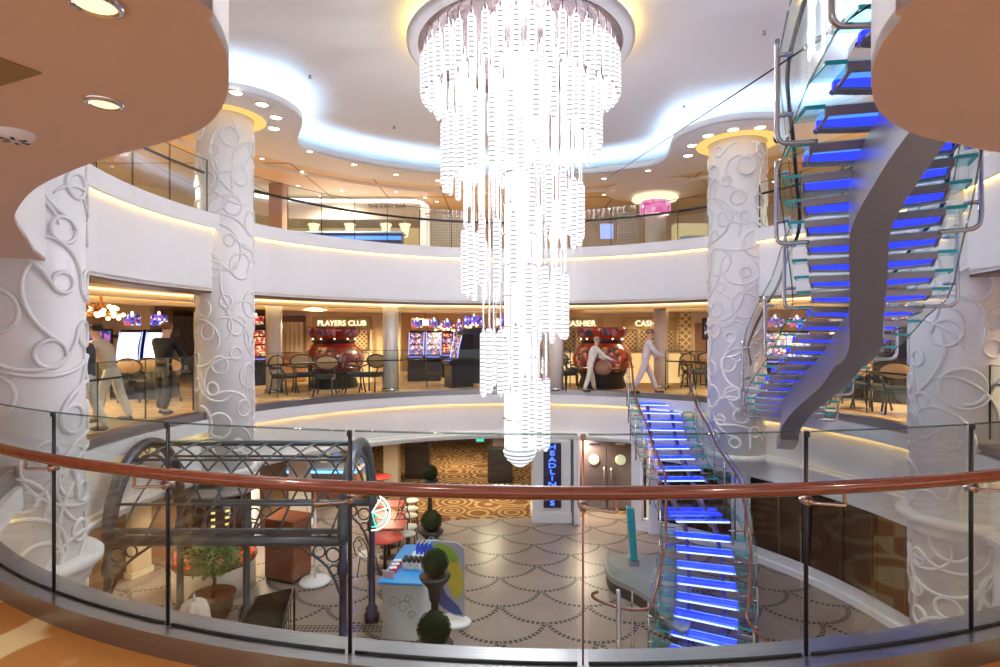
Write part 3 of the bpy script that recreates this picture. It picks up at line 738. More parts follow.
# ================================================================ CHANDELIER
CH = Vector((.32, 8.9, 0))
ch = X('chandelier', (CH.x, CH.y, 6.2), 'huge spiral chandelier of glowing crystal tubes cascading down the middle of the atrium', 'chandelier')
O('ceiling_ring', MB().lathe([(1.58, -.14), (1.74, -.14), (1.80, -.11), (1.80, -.06), (1.58, -.06), (1.58, -.14)], 80, cap=False), soffw, ch)
O('halo_light', MB().lathe([(1.70, -.045), (1.78, -.045), (1.78, -.01), (1.70, -.01), (1.70, -.045)], 80, cap=False), cove_y2, ch)
O('mirror_plate', MB().lathe([(1.64, -.12), (1.60, -.16), (0.01, -.16), (0.01, -.1), (1.6, -.1)], 64), M('mirror_plate', (.42, .34, .34), .25, .8), ch)
def pendant(r, L, rod):
    m = MB(); m.lathe([(.02, -L-.01), (r*.6, -L+.004), (r, -L+.05), (r, -.03), (r*.7, 0), (.012, .02)], 10)
    m.lathe([(r*.5, 0), (r*.5, .05), (.008, .055), (.008, rod)], 6, mi=1, cap=False)
    return m
cnt = 0; rest = MB()
rodm = M('pendant_rod', (.42, .38, .40), .35, .6)
def put_crystal(x, y, zb, L, big=True):
    global cnt
    rod = 6.05-(zb+L); key = (round(L, 2), round(rod, 1)); z = zb+L-6.2
    r = .05
    m = pendant(r, L, max(.1, rod))
    if big and cnt < 100:
        o = O('crystal_pendant', m, [crys, rodm], ch); o.location = (x, y, z); cnt += 1
    else:
        T = Matrix.Translation((x, y, z)); rest.v; b = len(rest.v)
        rest.add(m.v, [], 0, True, T)
        for f, mi in zip(m.f, m.m): rest.f.append([b+i for i in f]); rest.m.append(mi); rest.s.append(True)
rnd = random.Random(5)
items = []
for k in range(46):
    a = 2*PI*k/46; items.append((1.54*math.cos(a), 1.54*math.sin(a), 5.24+.03*math.sin(3*a), .62, -math.sin(a)))
for k in range(12):
    a = 2*PI*(k+.5)/12; items.append((1.40*math.cos(a), 1.40*math.sin(a), 5.10, .62, -math.sin(a)-.6))
# alternating right / left half rings stepping down and inwards
for side, R, zb, L, n in ((0, 1.26, 4.42, .82, 15), (180, 1.22, 3.82, 1.0, 14), (0, .98, 2.95, .86, 12), (180, .90, 2.12, 1.0, 11), (0, .74, 1.42, 1.0, 9), (180, .60, .52, .98, 8), (0, .44, -.36, 1.1, 6)):
    for k in range(n):
        f = k/(n-1)*2-1; th = math.radians(side+f*82); dz = .10*f*(1 if side else -1)+.03*((k*7) % 3)
        items.append((R*math.cos(th), R*math.sin(th), zb+dz, L, -math.sin(th)+.5))
    for k in range(n//2):
        f = (k+.5)/(n//2)*2-1; th = math.radians(side+f*78)
        items.append(((R-.15)*math.cos(th), (R-.15)*math.sin(th), zb+.22-.12*f, L*.8, -math.sin(th)-.5))
for k in range(8):
    a = 2*PI*k/8; items.append((.40*math.cos(a), .40*math.sin(a), 4.3-.12*(k % 4), .9, -.2))
items.sort(key=lambda i: -i[4])
for (x, y, zb, L, s) in items: put_crystal(x, y, zb, L)
O('crystal_pendant', rest, [crys, rodm], ch, kind='stuff')
core = MB()
for k in range(13):
    z1 = 6.05-.49*k-.01; z0 = z1-.46; r = .20+.045*math.sin(k*1.1)*(k < 5)
    for i in range(12):
        a = 2*PI*i/12; core.cyl((r*math.cos(a), r*math.sin(a), z0-6.2), (r*math.cos(a), r*math.sin(a), z1-6.2), .05, 8)
O('core_tubes', core, corem, ch)
for k in range(13):
    z = 6.05-.49*k-6.2; O('support_ring', MB().lathe([(.27, z-.012), (.285, z), (.27, z+.012), (.22, z+.012), (.22, z-.012)], 28, cap=False), chrome, ch)
tip = MB()
for i, (r, z) in enumerate(((.27, -.34), (.25, -.40), (.21, -.46), (.15, -.51), (.09, -.55))): tip.lathe([(r*.8, z-6.2-.05), (r, z-6.2-.03), (r, z-6.2), (r*.8, z-6.2+.015)], 24)
O('bottom_tiers', tip, crys, ch)
rod = MB()
for i in range(16):
    a = 2*PI*i/16; rod.cyl((.42*math.cos(a), .42*math.sin(a), -.15), (.42*math.cos(a), .42*math.sin(a), -5.6), .007, 5)
O('hanging_rods', rod, rodm, ch, kind='stuff')
# ================================================================ PEOPLE
def skinned(name, pts, edges, mat, parent, root=0, sub=1):
    me = bpy.data.meshes.new(name); me.from_pydata([p[:3] for p in pts], edges, []); me.materials.append(mat)
    o = bpy.data.objects.new(name, me); COL.objects.link(o); o.parent = parent
    md = o.modifiers.new('skin', 'SKIN'); 
    if not me.skin_vertices: 
        bm = bmesh.new(); bm.from_mesh(me); bm.verts.layers.skin.verify(); bm.to_mesh(me); bm.free()
    sv = me.skin_vertices[0].data
    for i, p in enumerate(pts): sv[i].radius = p[3] if isinstance(p[3], tuple) else (p[3], p[3])
    sv[root].use_root = True; md.use_smooth_shade = True
    o.modifiers.new('subsurf', 'SUBSURF').levels = sub; o.modifiers[-1].render_levels = sub
    return o
def person(loc, rz, label, shirt, pants, hairc, H=1.75, lean=0, stride=.12, arms=((.1, .1, 0), (.1, .1, 0)), skinm=None, jacket=True):
    # faces local -Y ; lean tips the trunk forward (towards -Y); arms = ((elbow fwd, hand fwd, hand up), ...) per side
    k = H/1.75; r = X('person', loc, label, 'person', rz=rz); sk = skinm or skin
    hip = Vector((0, 0, .93)); ch = Vector((0, -lean*.75, 1.32)); nk = Vector((0, -lean, 1.50)); hd = Vector((0, -lean-.03, 1.60))
    P = [(*hip, (.11, .085)), (*((hip+ch)/2), (.10, .075)), (*ch, (.11, .07)), (*nk, .055), (*hd, .075), (hd.x, hd.y, 1.68, .085), (hd.x, hd.y, 1.735, .05)]
    Ed = [(0, 1), (1, 2), (2, 3), (3, 4), (4, 5), (5, 6)]
    AR = []; LG = []
    for s, (ef, hf, hu) in zip((-1, 1), arms):
        b = len(P); sh = ch+Vector((s*.19, 0, .10)); el = sh+Vector((s*.05, -ef, -.27)); wr = el+Vector((-s*.02, -hf, -.22+hu)); ha = wr+(wr-el).normalized()*.07
        P += [(*sh, .045), (*el, .042), (*wr, .028), (*ha, .03)]; Ed += [(2, b), (b, b+1), (b+1, b+2), (b+2, b+3)]; AR.append((sh, el, wr))
        for f in range(5):
            q = len(P); a = (f-2)*.018; fd = (wr-el).normalized(); P += [(ha.x+a, ha.y+fd.y*.05, ha.z+fd.z*.05, .009), (ha.x+a*1.2, ha.y+fd.y*.085-.005, ha.z+fd.z*.08, .007)]; Ed += [(b+3, q), (q, q+1)]
    for s in (-1, 1):
        b = len(P); hp = hip+Vector((s*.09, 0, -.06)); kn = Vector((s*.10, -s*stride*.5-.02, .50)); an = Vector((s*.10, -s*stride+(.04 if s*stride < 0 else 0), .09)); to = an+Vector((0, -.14, -.045))
        P += [(*hp, .085), (*kn, .055), (*an, .038), (*to, .032)]; Ed += [(0, b), (b, b+1), (b+1, b+2), (b+2, b+3)]; LG.append((hp, kn, an, to))
    body = skinned('body', P, Ed, sk, r)
    # face features
    fc = MB(); hy = hd.y
    fc.sphere((0, hy-.092, 1.665), .013, 8, sc=(.8, 1, 1.5))
    for s in (-1, 1): fc.sphere((s*.085, hy, 1.66), .018, 8, sc=(.4, .8, 1.3))
    O('ears_and_nose', fc, sk, body, kind=None)
    ey = MB()
    for s in (-1, 1): ey.sphere((s*.03, hy-.082, 1.685), .009, 8)
    ey.bev(-.025, .025, hy-.092, hy-.080, 1.625, 1.632, .003); O('eyes_and_mouth', ey, blackp, body)
    hm = MB().sphere((0, hy+.012, 1.70), .098, 14, sc=(.95, 1.05, .88)); O('hair', hm, M('hair_'+hairc[0], hairc[1], .7), r)
    cm = M(shirt[0], shirt[1], .8, bump=.2, bscale=30)
    SP = [(*(hip-Vector((0, 0, .07))), (.14, .112)), (*((hip+ch)/2), (.145, .115)), (*ch, (.175, .125)), (*(nk-Vector((0, 0, .04))), .085)]
    SE = [(0, 1), (1, 2), (2, 3)]
    for (sh, el, wr) in AR: b = len(SP); SP += [(*sh, .072), (*el, .06), (*wr, .045)]; SE += [(2, b), (b, b+1), (b+1, b+2)]
    skinned('shirt' if not jacket else 'jacket', SP, SE, cm, r)
    pm = M(pants[0], pants[1], .8, bump=.2, bscale=30)
    PP = [(*hip, (.12, .095)), (0, -lean*.1, 1.03, (.112, .09))]; PE = [(0, 1)]
    for (hp, kn, an, to) in LG: b = len(PP); PP += [(*hp, .088), (*kn, .078), (*(an+Vector((0, 0, .01))), .062)]; PE += [(0, b), (b, b+1), (b+1, b+2)]
    skinned('trousers', PP, PE, pm, r)
    for (hp, kn, an, to) in LG:
        O('shoe', MB().sphere(((an.x+to.x)/2, (an.y+to.y)/2-.01, .045), .05, 12, sc=(.9, 2.5, .9)), M('shoe_dark', (.05, .035, .03), .5), r)
    r.scale = (k*1.18, k*1.12, k)
    return r
# ================================================================ CASINO FURNITURE
tanlea = M('tan_leather', (.62, .38, .20), .5); darkw = M('dark_wood', (.025, .016, .014), .35)
def casino_chair(loc, rz, label, group, bk=tanlea):
    r = X('casino_chair', loc, label, 'chair', group, rz)
    # faces local -Y: back at +Y
    O('seat', MB().bev(-.23, .23, -.22, .22, .44, .52, .03), charc, r)
    T = Matrix.Translation((0, .24, .80)) @ Matrix.Rotation(math.radians(100), 4, 'X') @ Matrix.Diagonal((1.45, .88, 1, 1))
    O('backrest', MB().lathe([(.001, -.02), (.16, -.025), (.19, 0), (.16, .025), (.001, .03)], 28, T=T, cap=False), bk, r)
    ring = [T @ Vector((.20*math.cos(a*PI/14), .20*math.sin(a*PI/14), 0)) for a in range(28)]
    O('back_frame', MB().tube(ring, .02, 6, closed=True), darkw, r)
    for s in (-1, 1): O('back_post', MB().tube([(s*.19, .21, .46), (s*.22, .25, .62), (s*.21, .27, .78)], .018, 6), darkw, r)
    for sx in (-1, 1):
        for sy in (-1, 1): O('leg', MB().tube([(sx*.2, sy*.19, .46), (sx*.21, sy*.22, .2), (sx*.23, sy*.26, 0)], .02, 6), darkw, r)
    O('seat_frame', MB().bev(-.22, .22, -.21, .21, .40, .44, .01), darkw, r)
    for s in (-1, 1): O('armrest', MB().tube(smooth([(s*.21, .26, .72), (s*.27, .05, .68), (s*.26, -.15, .64), (s*.22, -.2, .46)], 4), .016, 6), darkw, r)
    return r
def C_(px, py, rz, lab, grp, z=0, first=[]):
    p = pf(px, py, z)
    if not first: first.append(casino_chair(p, rz, lab, grp)); return first[0]
    return dup(first[0], p, rz, lab, grp)
G1 = 'oval backed chairs around the pot machines'
C_(284, 393.5, 1.3, 'oval backed tan chair nearest the left small column, by the left pot machine', G1)
C_(303, 391.5, .5, 'dark chair between the small column and the left pot machine', G1)
C_(325, 395, .1, 'wide oval backed tan chair directly in front of the left pot machine', G1)
C_(372, 391.5, -.3, 'tan oval backed chair right of the left pot machine', G1)
C_(354, 391.5, 2.0, 'dark chair partly behind the tan chair right of the left pot machine', G1)
C_(566, 389.5, .6, 'oval backed chair just left of the right pot machine, beside the white column', G1)
C_(577, 384, -2.6, 'dark chair at the left foot of the right pot machine', G1)
C_(694, 388, .5, 'chair by the wall picture, nearer the staircase rail', G1)
C_(706, 386, -.6, 'chair by the wall picture, closest to the scrollwork column', G1)
G2 = 'tan chairs on the right gallery'
C_(848, 405, .5, 'round backed tan chair on the right gallery nearest the steel ribbon', G2)
C_(871, 409, .2, 'round backed tan chair on the right gallery in the middle, nearest the railing', G2)
C_(898, 413.5, -.5, 'tan chair turned sideways on the right gallery against the right column', G2)
C_(866, 395, 1.2, 'dark chair behind the others at the gaming table on the right', G2)
G3 = 'bar chairs at the left slot machines'
C_(122, 404, .1, 'oval backed stool at the left white screen machine', G3)
C_(143, 402, 0, 'oval backed stool between the two white screen machines', G3)
C_(164, 402, .0, 'oval backed stool at the right white screen machine, beside the man in black', G3)
def slot_machine(loc, rz, label, scr, group, topper=scr_mix, H=1.75, w=.62, cab=None, curved=False):
    r = X('slot_machine', loc, label, 'slot machine', group, rz); cab = cab or M('slot_cabinet', (.02, .02, .035), .3, .3)
    prof = [(-.35, 0), (-.35, .62), (-.42, .68), (-.42, .76), (-.16, .84), (-.02, H-.05), (.02, H), (.35, H), (.35, 0)]
    n = len(prof); vs = [(-w/2, y, z) for y, z in prof]+[(w/2, y, z) for y, z in prof]
    fs = [tuple(range(n)), tuple(range(2*n-1, n-1, -1))]+[(i, (i+1) % n, n+(i+1) % n, n+i) for i in range(n)]
    O('cabinet', MB().add(vs, fs), cab, r)
    def at(t): return Vector((0, -.16+.14*t, .84+(H-.89)*t))
    def plate(t0, t1, hw, mat, name):
        a, b = at(t0), at(t1); nrm = Vector((0, -(b-a).z, (b-a).y)).normalized()*.012; rows = []
        for i in range(7):
            t = t0+(t1-t0)*i/6; p = at(t)+nrm+(Vector((0, -.06*math.sin(PI*(t-t0)/(t1-t0)), 0)) if curved else Vector()); rows.append((p-Vector((hw, 0, 0)), p+Vector((hw, 0, 0)), -nrm*.9))
        return O(name, MB().slab(rows, 0), mat, r)
    if curved: plate(.03, .97, w*.42, scr, 'main_screen')
    else: plate(.03, .42, w*.42, scr, 'main_screen'); plate(.47, .72, w*.42, topper, 'upper_screen'); plate(.77, .96, w*.38, scr, 'top_screen')
    O('button_deck', MB().bev(-w/2+.03, w/2-.03, -.41, -.2, .765, .79, .01), EM('button_glow_'+('b' if not curved else 'w'), (.25, .25, 1), .8, False), r)
    O('topper_sign', MB().bev(-w*.36, w*.36, -.03, .05, H+.10, H+.36, .03), topper, r)
    O('candle_light', MB().lathe([(.03, H+.35), (.03, H+.42), (.02, H+.44)], 10), EM('candle_white', (1, .95, .9), 1.2, False), r)
    for s in (-1, 1): O('side_light', MB().tube([at(0)+Vector((s*w*.48, -.01, 0)), at(.5)+Vector((s*w*.48, -.03, 0)), at(1)+Vector((s*w*.48, -.01, 0))], .012, 6), EM('side_strip_blue', (.35, .4, 1), 1.5, False), r)
    return r
SG = 'slot machines on the casino floor'
k = 13.2
slot_machine((pp(132, 333, k).x, k, 0), .0, 'tall slot machine with curved white screen, left of its twin in the left bay', scr_white, 'curved white screen machines', scr_mix, 1.62, .56, curved=True)
slot_machine((pp(159, 333, 13.2).x, 13.2, 0), .0, 'tall slot machine with curved white screen beside the man in black', scr_white, 'curved white screen machines', scr_blue, 1.62, .56, curved=True)
slot_machine((pp(256, 333, 16.6).x, 16.6, 0), .5, 'red lit slot machine left of the first small column', scr_red, SG, scr_red, 1.7, .6)
for i, (px, Y, lab, sc) in enumerate(((417, 18.2, 'slot machine with blue lights, left one of the pair right of the small column', scr_mix), (434, 18.2, 'slot machine with blue lights, right one of the pair right of the small column', scr_mix), (447, 19.5, 'slot machine with pink glow just behind the pair, left of the gold chandelier', scr_red))):
    slot_machine((pp(px, 333, Y).x, Y, 0), 0, lab, sc, SG, scr_mix, 1.62, .5)
slot_machine((pp(459, 333, 15.9).x, 15.9, 0), -1.0, 'slot machine seen side on beside the dark cabinet', scr_mix, SG, scr_mix, 1.5, .45)
slot_machine((pp(474, 333, 17.3).x, 17.3, 0), 3.0, 'dark back of a slot machine left of the crystal chandelier', scr_blue, SG, scr_blue, 1.7, .9)
slot_machine((pp(507, 333, 17.6).x, 17.6, 0), 3.1, 'dark backed slot machine directly behind the crystal chandelier', scr_blue, SG, scr_blue, 1.7, .7)
slot_machine((pp(892, 333, 12.4).x, 12.4, 0), 2.4, 'tall black slot machine seen from behind on the right gallery', scr_mix, SG, scr_mix, 1.75, .62)
slot_machine((pp(906, 333, 13.5).x, 13.5, 0), -.6, 'slot machine with white and blue screens touching the right column', scr_mix, SG, scr_mix, 1.8, .6)
slot_machine((pp(775, 333, 15.0).x, 15.0, 0), -.3, 'slot machine glowing between the scrollwork column and the hanging stairs', scr_mix, SG, scr_mix, 1.6, .6)
slot_machine((pp(797, 333, 15.4).x, 15.4, 0), -.4, 'slot machine seen through the lower steps of the hanging stairs', scr_blue, SG, scr_mix, 1.6, .6)
# pot shaped machine banks
redg = M('pot_red', (.25, .012, .008), .22, coat=.6)
def pot_machine(px, Y, label, tone):
    x = pp(px, 333, Y).x; r = X('pot_machine', (x, Y, 0), label, 'slot machine', 'pot shaped machines'); 
    O('base', MB().lathe([(.62, 0), (.68, .05), (.60, .30), (.66, .42), (.72, .50)], 24), blackp, r)
    O('pot_body', MB().lathe([(.70, .50), (.80, .66), (.83, .82), (.78, 1.0), (.66, 1.16), (.58, 1.24), (.56, 1.27)], 24, cap=False), tone, r)
    O('neck_band', MB().lathe([(.57, 1.27), (.60, 1.29), (.60, 1.33), (.56, 1.35)], 24, cap=False), M('black_studded', (.02, .02, .02), .3, .4), r)
    O('flared_top', MB().lathe([(.56, 1.35), (.66, 1.46), (.70, 1.62), (.70, 1.70), (.60, 1.70), (.01, 1.66)], 24, cap=False), tone, r)
    for i in range(6):
        a = math.radians(-90+60*i+(8 if px > 500 else 0)); 
        def fp(rad, da, z): return Vector((rad*math.cos(a+da), rad*math.sin(a+da), z))
        sc = MB()
        prof = ((.80, .64), (.84, .82), (.79, 1.0), (.68, 1.15))
        sc.grid([[fp(q, da, z) for da in (-.32, -.16, 0, .16, .32)] for q, z in prof]); O('game_screen', sc, screen('pot_screen_%d_%d' % (px, i % 3), [(.28, .02, .01), (.12, .01, .01), (.55, .22, .08), (.03, .01, .02), (.2, .03, .02)], .55, 13), r)
        t2 = MB(); t2.grid([[fp(q, da, z) for da in (-.36, -.18, 0, .18, .36)] for q, z in ((.675, 1.46), (.712, 1.58), (.712, 1.67))]); O('top_sign', t2, screen('pot_top_%d' % (i % 2), [(.22, .02, .02), (.05, .01, .02), (.35, .1, .1), (.02, .01, .02)], .5, 13), r)
        O('ledge', MB().tube([fp(.86, -.35, .60), fp(.9, 0, .60), fp(.86, .35, .60)], .02, 6), chrome, r)
    for i in range(10):
        a = 2*PI*i/10; O('lamp_bulb', MB().sphere((.60*math.cos(a), .60*math.sin(a), 1.38), .022, 8), EM('warm_bulb', (1, .8, .55), 3, False), r)
    return r
pot_machine(334, 15.75, 'left red and black pot shaped slot machine bank under the Players Club sign', redg)
pot_machine(602, 15.75, 'right orange red pot shaped slot machine bank under the Cashier sign', M('pot_orange', (.38, .04, .012), .22, coat=.6))
# small round columns
sc0 = None
for px, Y, lab in ((274, 14.4, 'slim cream column nearest the second scrollwork column'), (390.5, 14.75, 'slim cream column between the left pot machine and the blue slot machines'), (556, 14.9, 'slim cream column just right of the chandelier'), (661, 15.6, 'slim cream column beside the woman in white at the stairs'), (838, 14.5, 'slim pinkish column behind the hanging staircase')):
    x = pp(px, 333, Y).x; c = X('slim_column', (x, Y, 0), lab, 'column', 'slim columns of the casino')
    O('shaft', MB().lathe([(.20, 0), (.20, 2.3)], 28), M('pearl_column', (.74, .66, .60), .25, coat=.3), c)
    O('base_ring', MB().lathe([(.23, 0), (.23, .08), (.2, .1)], 28), steel, c)
    O('capital_glow', MB().lathe([(.22, 2.24), (.34, 2.28), (.34, 2.3), (.2, 2.3)], 28, cap=False), EM('capital_light', (1, .75, .35), 1.5, False), c)
# facades
YF = 17.6
def fx(px, Y=YF): return (px-500)/FP*Y
ST('wall_back', MB().box(fx(306), fx(400), YF, YF+.2, 0, 2.36), gold_wall)
ST('wall_back', MB().box(fx(282), fx(306), YF+.3, YF+.5, 0, 2.36), cream)
ST('wall_back', MB().box(fx(250), fx(282), 19.8, 20, 0, 2.36), cream)
ST('wall_back', MB().box(fx(540), fx(688), YF, YF+.2, 0, 2.36), gold_wall)
ST('wall_right', MB().box(fx(688), fx(745), YF-.35, YF-.15, 0, 2.36), cream)
ST('wall_back', MB().box(fx(400, 23), fx(545, 23), 23, 23.2, 0, 2.36), M('casino_back_wall', (.80, .58, .36), .5))
ST('wall_left', MB().box(-12, -11.8, 5, 20, 0, 2.36), M('casino_left_wall', (.72, .52, .36), .5))
ST('wall_back', MB().box(-12, fx(150, 16.5), 16.5, 16.7, 0, 2.36), cream)
ST('wall_right', MB().box(12.2, 12.4, 0, 20, 0, 2.36), M('casino_right_wall', (.75, .56, .44), .5))
ST('wall_back', MB().box(fx(745), 12.4, 17.4, 17.6, 0, 2.36), cream)
pl = EM('sign_letter_glow', (1, .82, .50), 1.5)
sgn = O('illuminated_sign', MB().bev(fx(313), fx(372), YF-.06, YF, 1.66, 2.06, .02), M('sign_fascia', (.50, .36, .16), .5), label='cream lettered PLAYERS CLUB sign above the left pot machine', cat='sign')
textobj('lettering', 'PLAYERS CLUB', .235, pl, ((fx(318)+fx(367))/2, YF-.075, 1.85), (PI/2, 0, 0), sgn)
sgn = O('illuminated_sign', MB().bev(fx(560), fx(603), YF-.06, YF, 1.64, 2.04, .02), M('sign_fascia', (.50, .36, .16), .5), label='CASHIER sign above the right pot machine', cat='sign')
textobj('lettering', 'CASHIER', .25, pl, (fx(580), YF-.075, 1.84), (PI/2, 0, 0), sgn)
sgn = O('illuminated_sign', MB().bev(fx(622), fx(676), YF-.06, YF, 1.64, 2.04, .02), M('sign_fascia', (.50, .36, .16), .5), label='second CASHIER sign partly hidden by the slim column', cat='sign')
textobj('lettering', 'CASHIER', .25, pl, (fx(650), YF-.075, 1.84), (PI/2, 0, 0), sgn)
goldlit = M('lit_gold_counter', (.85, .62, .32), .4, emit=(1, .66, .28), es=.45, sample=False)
for a, b, lab in ((316, 372, 'gold service counter with lattice screen under the Players Club sign'), (562, 604, 'gold cashier counter with lattice screen behind the right pot machine'), (618, 676, 'gold cashier counter with lattice screen right of the two people in white')):
    c = X('service_counter', ((fx(a)+fx(b))/2, YF-.3, 0), lab, 'counter'); h = (fx(b)-fx(a))/2
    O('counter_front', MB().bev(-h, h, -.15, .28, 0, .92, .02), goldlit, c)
    O('countertop', MB().bev(-h-.04, h+.04, -.2, .28, .92, .98, .015), M('counter_stone', (.7, .55, .38), .2), c)
    for i in range(3):
        x0 = -h+.06+i*(2*h-.1)/3; O('lattice_screen', MB().bev(x0, x0+(2*h-.1)/3-.08, .20, .24, 1.02, 1.62, .01), latm, c)
    for i in range(4):
        x0 = -h+i*(2*h)/3; O('pilaster', MB().bev(x0-.03, x0+.03, .14, .27, .98, 1.66, .01), cream, c)
O('wall_panel', MB().bev(fx(678), fx(690), YF-.25, YF-.01, .0, 2.2, .02), lattice_mat('pierced_gold', (.5, .34, .15), (1, .85, .55), 4.5), label='tall pierced gold panel right of the cashier windows', cat='panel')
O('wall_panel', MB().bev(fx(691), fx(702), YF-.42, YF-.36, .0, 1.85, .01), M('brown_panel', (.42, .24, .13), .4), label='plain brown door panel between the pierced gold panel and the dark picture', cat='panel')
pic = O('wall_screen', MB().bev(fx(702, 16.6), fx(711, 16.6), 16.55, 16.62, 1.35, 2.0, .02), blackp, label='dark upright screen with white pattern on a stand by the column', cat='screen')
O('picture', MB().box(fx(704, 16.6), fx(709.5, 16.6), 16.535, 16.549, 1.42, 1.93), screen('dark_fern', [(.01, .01, .01), (.02, .02, .02), (.6, .6, .55), (.01, .01, .01)], .7, 16), pic)
O('stand_pole', MB().cyl((fx(706.5, 16.6), 16.58, .02), (fx(706.5, 16.6), 16.58, 1.36), .025), blackp, pic)
O('foot', MB().lathe([(.2, 0), (.2, .02), (.03, .03)], 16, c=(fx(706.5, 16.6), 16.58)), blackp, pic)
cab = X('curtained_cabinet', (fx(293), YF+.1, 0), 'cabinet with pale curtain and brown arched base beside the Players Club wall', 'cabinet')
O('frame', MB().bev(-.36, .36, -.05, .15, 1.9, 2.1, .02), brownt, cab); O('curtain', MB().grid([[(x*.03-.33, -.06+.02*math.sin(x*1.3), z) for x in range(23)] for z in (.95, 1.9)]), M('pale_curtain', (.80, .70, .48), .7), cab)
O('arched_base', MB().bev(-.36, .36, -.1, .2, 0, .78, .04).sphere((0, -.05, .78), .3, 16, sc=(1.1, .3, .6)), M('brown_arch', (.45, .2, .08), .4), cab)
st = X('rope_stand', (fx(664), YF-1.6, 0), 'dark queue post beside the slim column at the cashier', 'queue post')
O('pole', MB().tube([(.2, 0, .02), (.2, 0, .9), (.27, 0, 1.0), (.42, 0, 1.02)], .02, 8), blackp, st); O('foot', MB().lathe([(.15, 0), (.15, .02), (.02, .04)], 16, c=(.2, 0)), blackp, st)
# casino ceiling light boxes and gold chandeliers
for px, py, Y, lab in ((425, 322, 20, 'bright rectangular light panel above the blue slot machines'), (508, 322, 20, 'bright rectangular light panel behind the crystal chandelier')):
    p = pp(px, py, Y); o = O('light_panel', MB().bev(p.x-.5, p.x+.5, p.y, p.y+.1, p.z-.13, p.z+.16, .02), brownt, label=lab, cat='light panel')
    O('lit_face', MB().box(p.x-.46, p.x+.46, p.y-.01, p.y-.002, p.z-.09, p.z+.09), EM('panel_light', (1, .9, .8), 2.2), o)
    O('hanger', MB().cyl((p.x, p.y+.05, p.z+.15), (p.x, p.y+.05, 2.38), .02), brownt, o)
def gold_chand(p, s, lab):
    r = X('branch_chandelier', p, lab, 'chandelier'); g = M('gold_branch', (.75, .38, .14), .3, .8); rnd = random.Random(4)
    O('stem', MB().cyl((0, 0, 0), (0, 0, 2.36-p[2]), .03), g, r)
    br = MB(); bl = []
    for i in range(30):
        a = rnd.uniform(0, 2*PI); L = s*rnd.uniform(.4, 1); z = rnd.uniform(-.12, .14)
        br.tube([(0, 0, 0), (L*.5*math.cos(a), L*.5*math.sin(a), z+.05), (L*math.cos(a), L*math.sin(a), z)], .015, 5); bl.append((L*math.cos(a), L*math.sin(a), z))
    O('branches', br, g, r)
    for b in bl: O('bulb', MB().sphere(b, .045, 8), EM('gold_bulb', (1, .62, .3), 3.5, False), r)
gold_chand((pp(101, 312, 11.2).x, 11.2, pp(101, 312, 11.2).z), .5, 'branching gold chandelier in the left bay above the walking men')
gold_chand((pp(458, 327, 20.4).x, 20.4, pp(458, 327, 20.4).z), .9, 'branching gold chandelier near the dark slot machine backs')
tv = X('television', pp(101, 336, 15.8), 'wall television with dark colourful picture in the left bay', 'television')
O('screen', MB().box(-.30, .30, -.065, -.052, -.17, .17), scr_tv, tv); O('frame', MB().bev(-.34, .34, -.05, .03, -.21, .21, .02), blackp, tv); O('wall_mount', MB().box(-.05, .05, .03, .65, -.05, .05), blackp, tv)
# gaming table on the right gallery
gt = X('gaming_table', pf(851, 398.5, 0), 'black gaming table with blue lit top behind the tan chairs on the right', 'table')
O('table_top', MB().bev(-.55, .55, -.35, .35, .72, .80, .03), blackp, gt); O('pedestal', MB().bev(-.3, .3, -.2, .2, .05, .72, .03), blackp, gt); O('base_plate', MB().bev(-.4, .4, -.3, .3, 0, .05, .02), steel, gt)
O('screen_hood', MB().bev(-.06, .06, -.3, .3, .8, 1.25, .02), blackp, gt); O('blue_light', MB().box(-.075, -.062, -.28, .28, .82, 1.2), EM('table_blue', (.1, .15, 1), 2, False), gt)
# people
person((pf(163, 414, 0).x, pf(163, 414, 0).y, 0), 2.9, 'man in black jacket seen from behind, standing at the left gallery railing', ('black_jacket', (.005, .005, .006)), ('black_trousers', (.006, .006, .008)), ('ginger', (.22, .08, .03)), 1.72, .06, .05)
person((pf(112, 421, 0).x, pf(112, 421, 0).y, 0), -1.4, 'man in beige shirt and pale trousers bending forward beside the white screen machines', ('beige_shirt', (.55, .45, .33)), ('cream_trousers', (.70, .64, .52)), ('dark', (.03, .02, .015)), 1.68, .22, .18, ((.2, .25, .1), (.18, .22, .1)), jacket=False)
person((pf(88, 432, 0).x, pf(88, 432, 0).y, 0), -1.2, 'man in dark jacket and white trousers half hidden by the left column', ('dark_jacket', (.03, .035, .05)), ('white_trousers', (.72, .68, .62)), ('ginger', (.22, .08, .03)), 1.64, .05, .15)
person((pf(590, 391.5, 0).x, pf(590, 391.5, 0).y, 0), 1.7, 'person in white shirt and trousers with brown bag, in front of the right pot machine', ('white_shirt', (.80, .76, .72)), ('pale_trousers', (.74, .68, .58)), ('grey', (.35, .3, .26)), 1.42, .18, .16, ((.22, .22, .12), (.18, .2, .1)), jacket=False)
person((pf(645, 393, 0).x, pf(645, 393, 0).y, 0), 1.4, 'woman in pink and white walking towards the top of the lower stairs', ('pink_white_shirt', (.82, .70, .68)), ('light_trousers', (.72, .64, .58)), ('brown', (.25, .14, .09)), 1.62, .10, .28, ((.15, .2, .1), (.1, .12, .05)), jacket=False)
hb = pf(603, 390.5, 0)
hbo = X('handbag', (hb.x, hb.y-.05, .62), 'round brown bag carried in front of the person in white', 'bag')
O('bag_body', MB().sphere((0, 0, 0), .24, 16, sc=(1, .5, .85)), M('brown_bag', (.40, .2, .12), .5), hbo); O('strap', MB().tube(smooth([(-.2, 0, .1), (-.12, 0, .4), (0, 0, .5), (.1, 0, .4), (.2, 0, .1)], 4), .015, 6), M('brown_strap', (.25, .12, .07), .5), hbo)

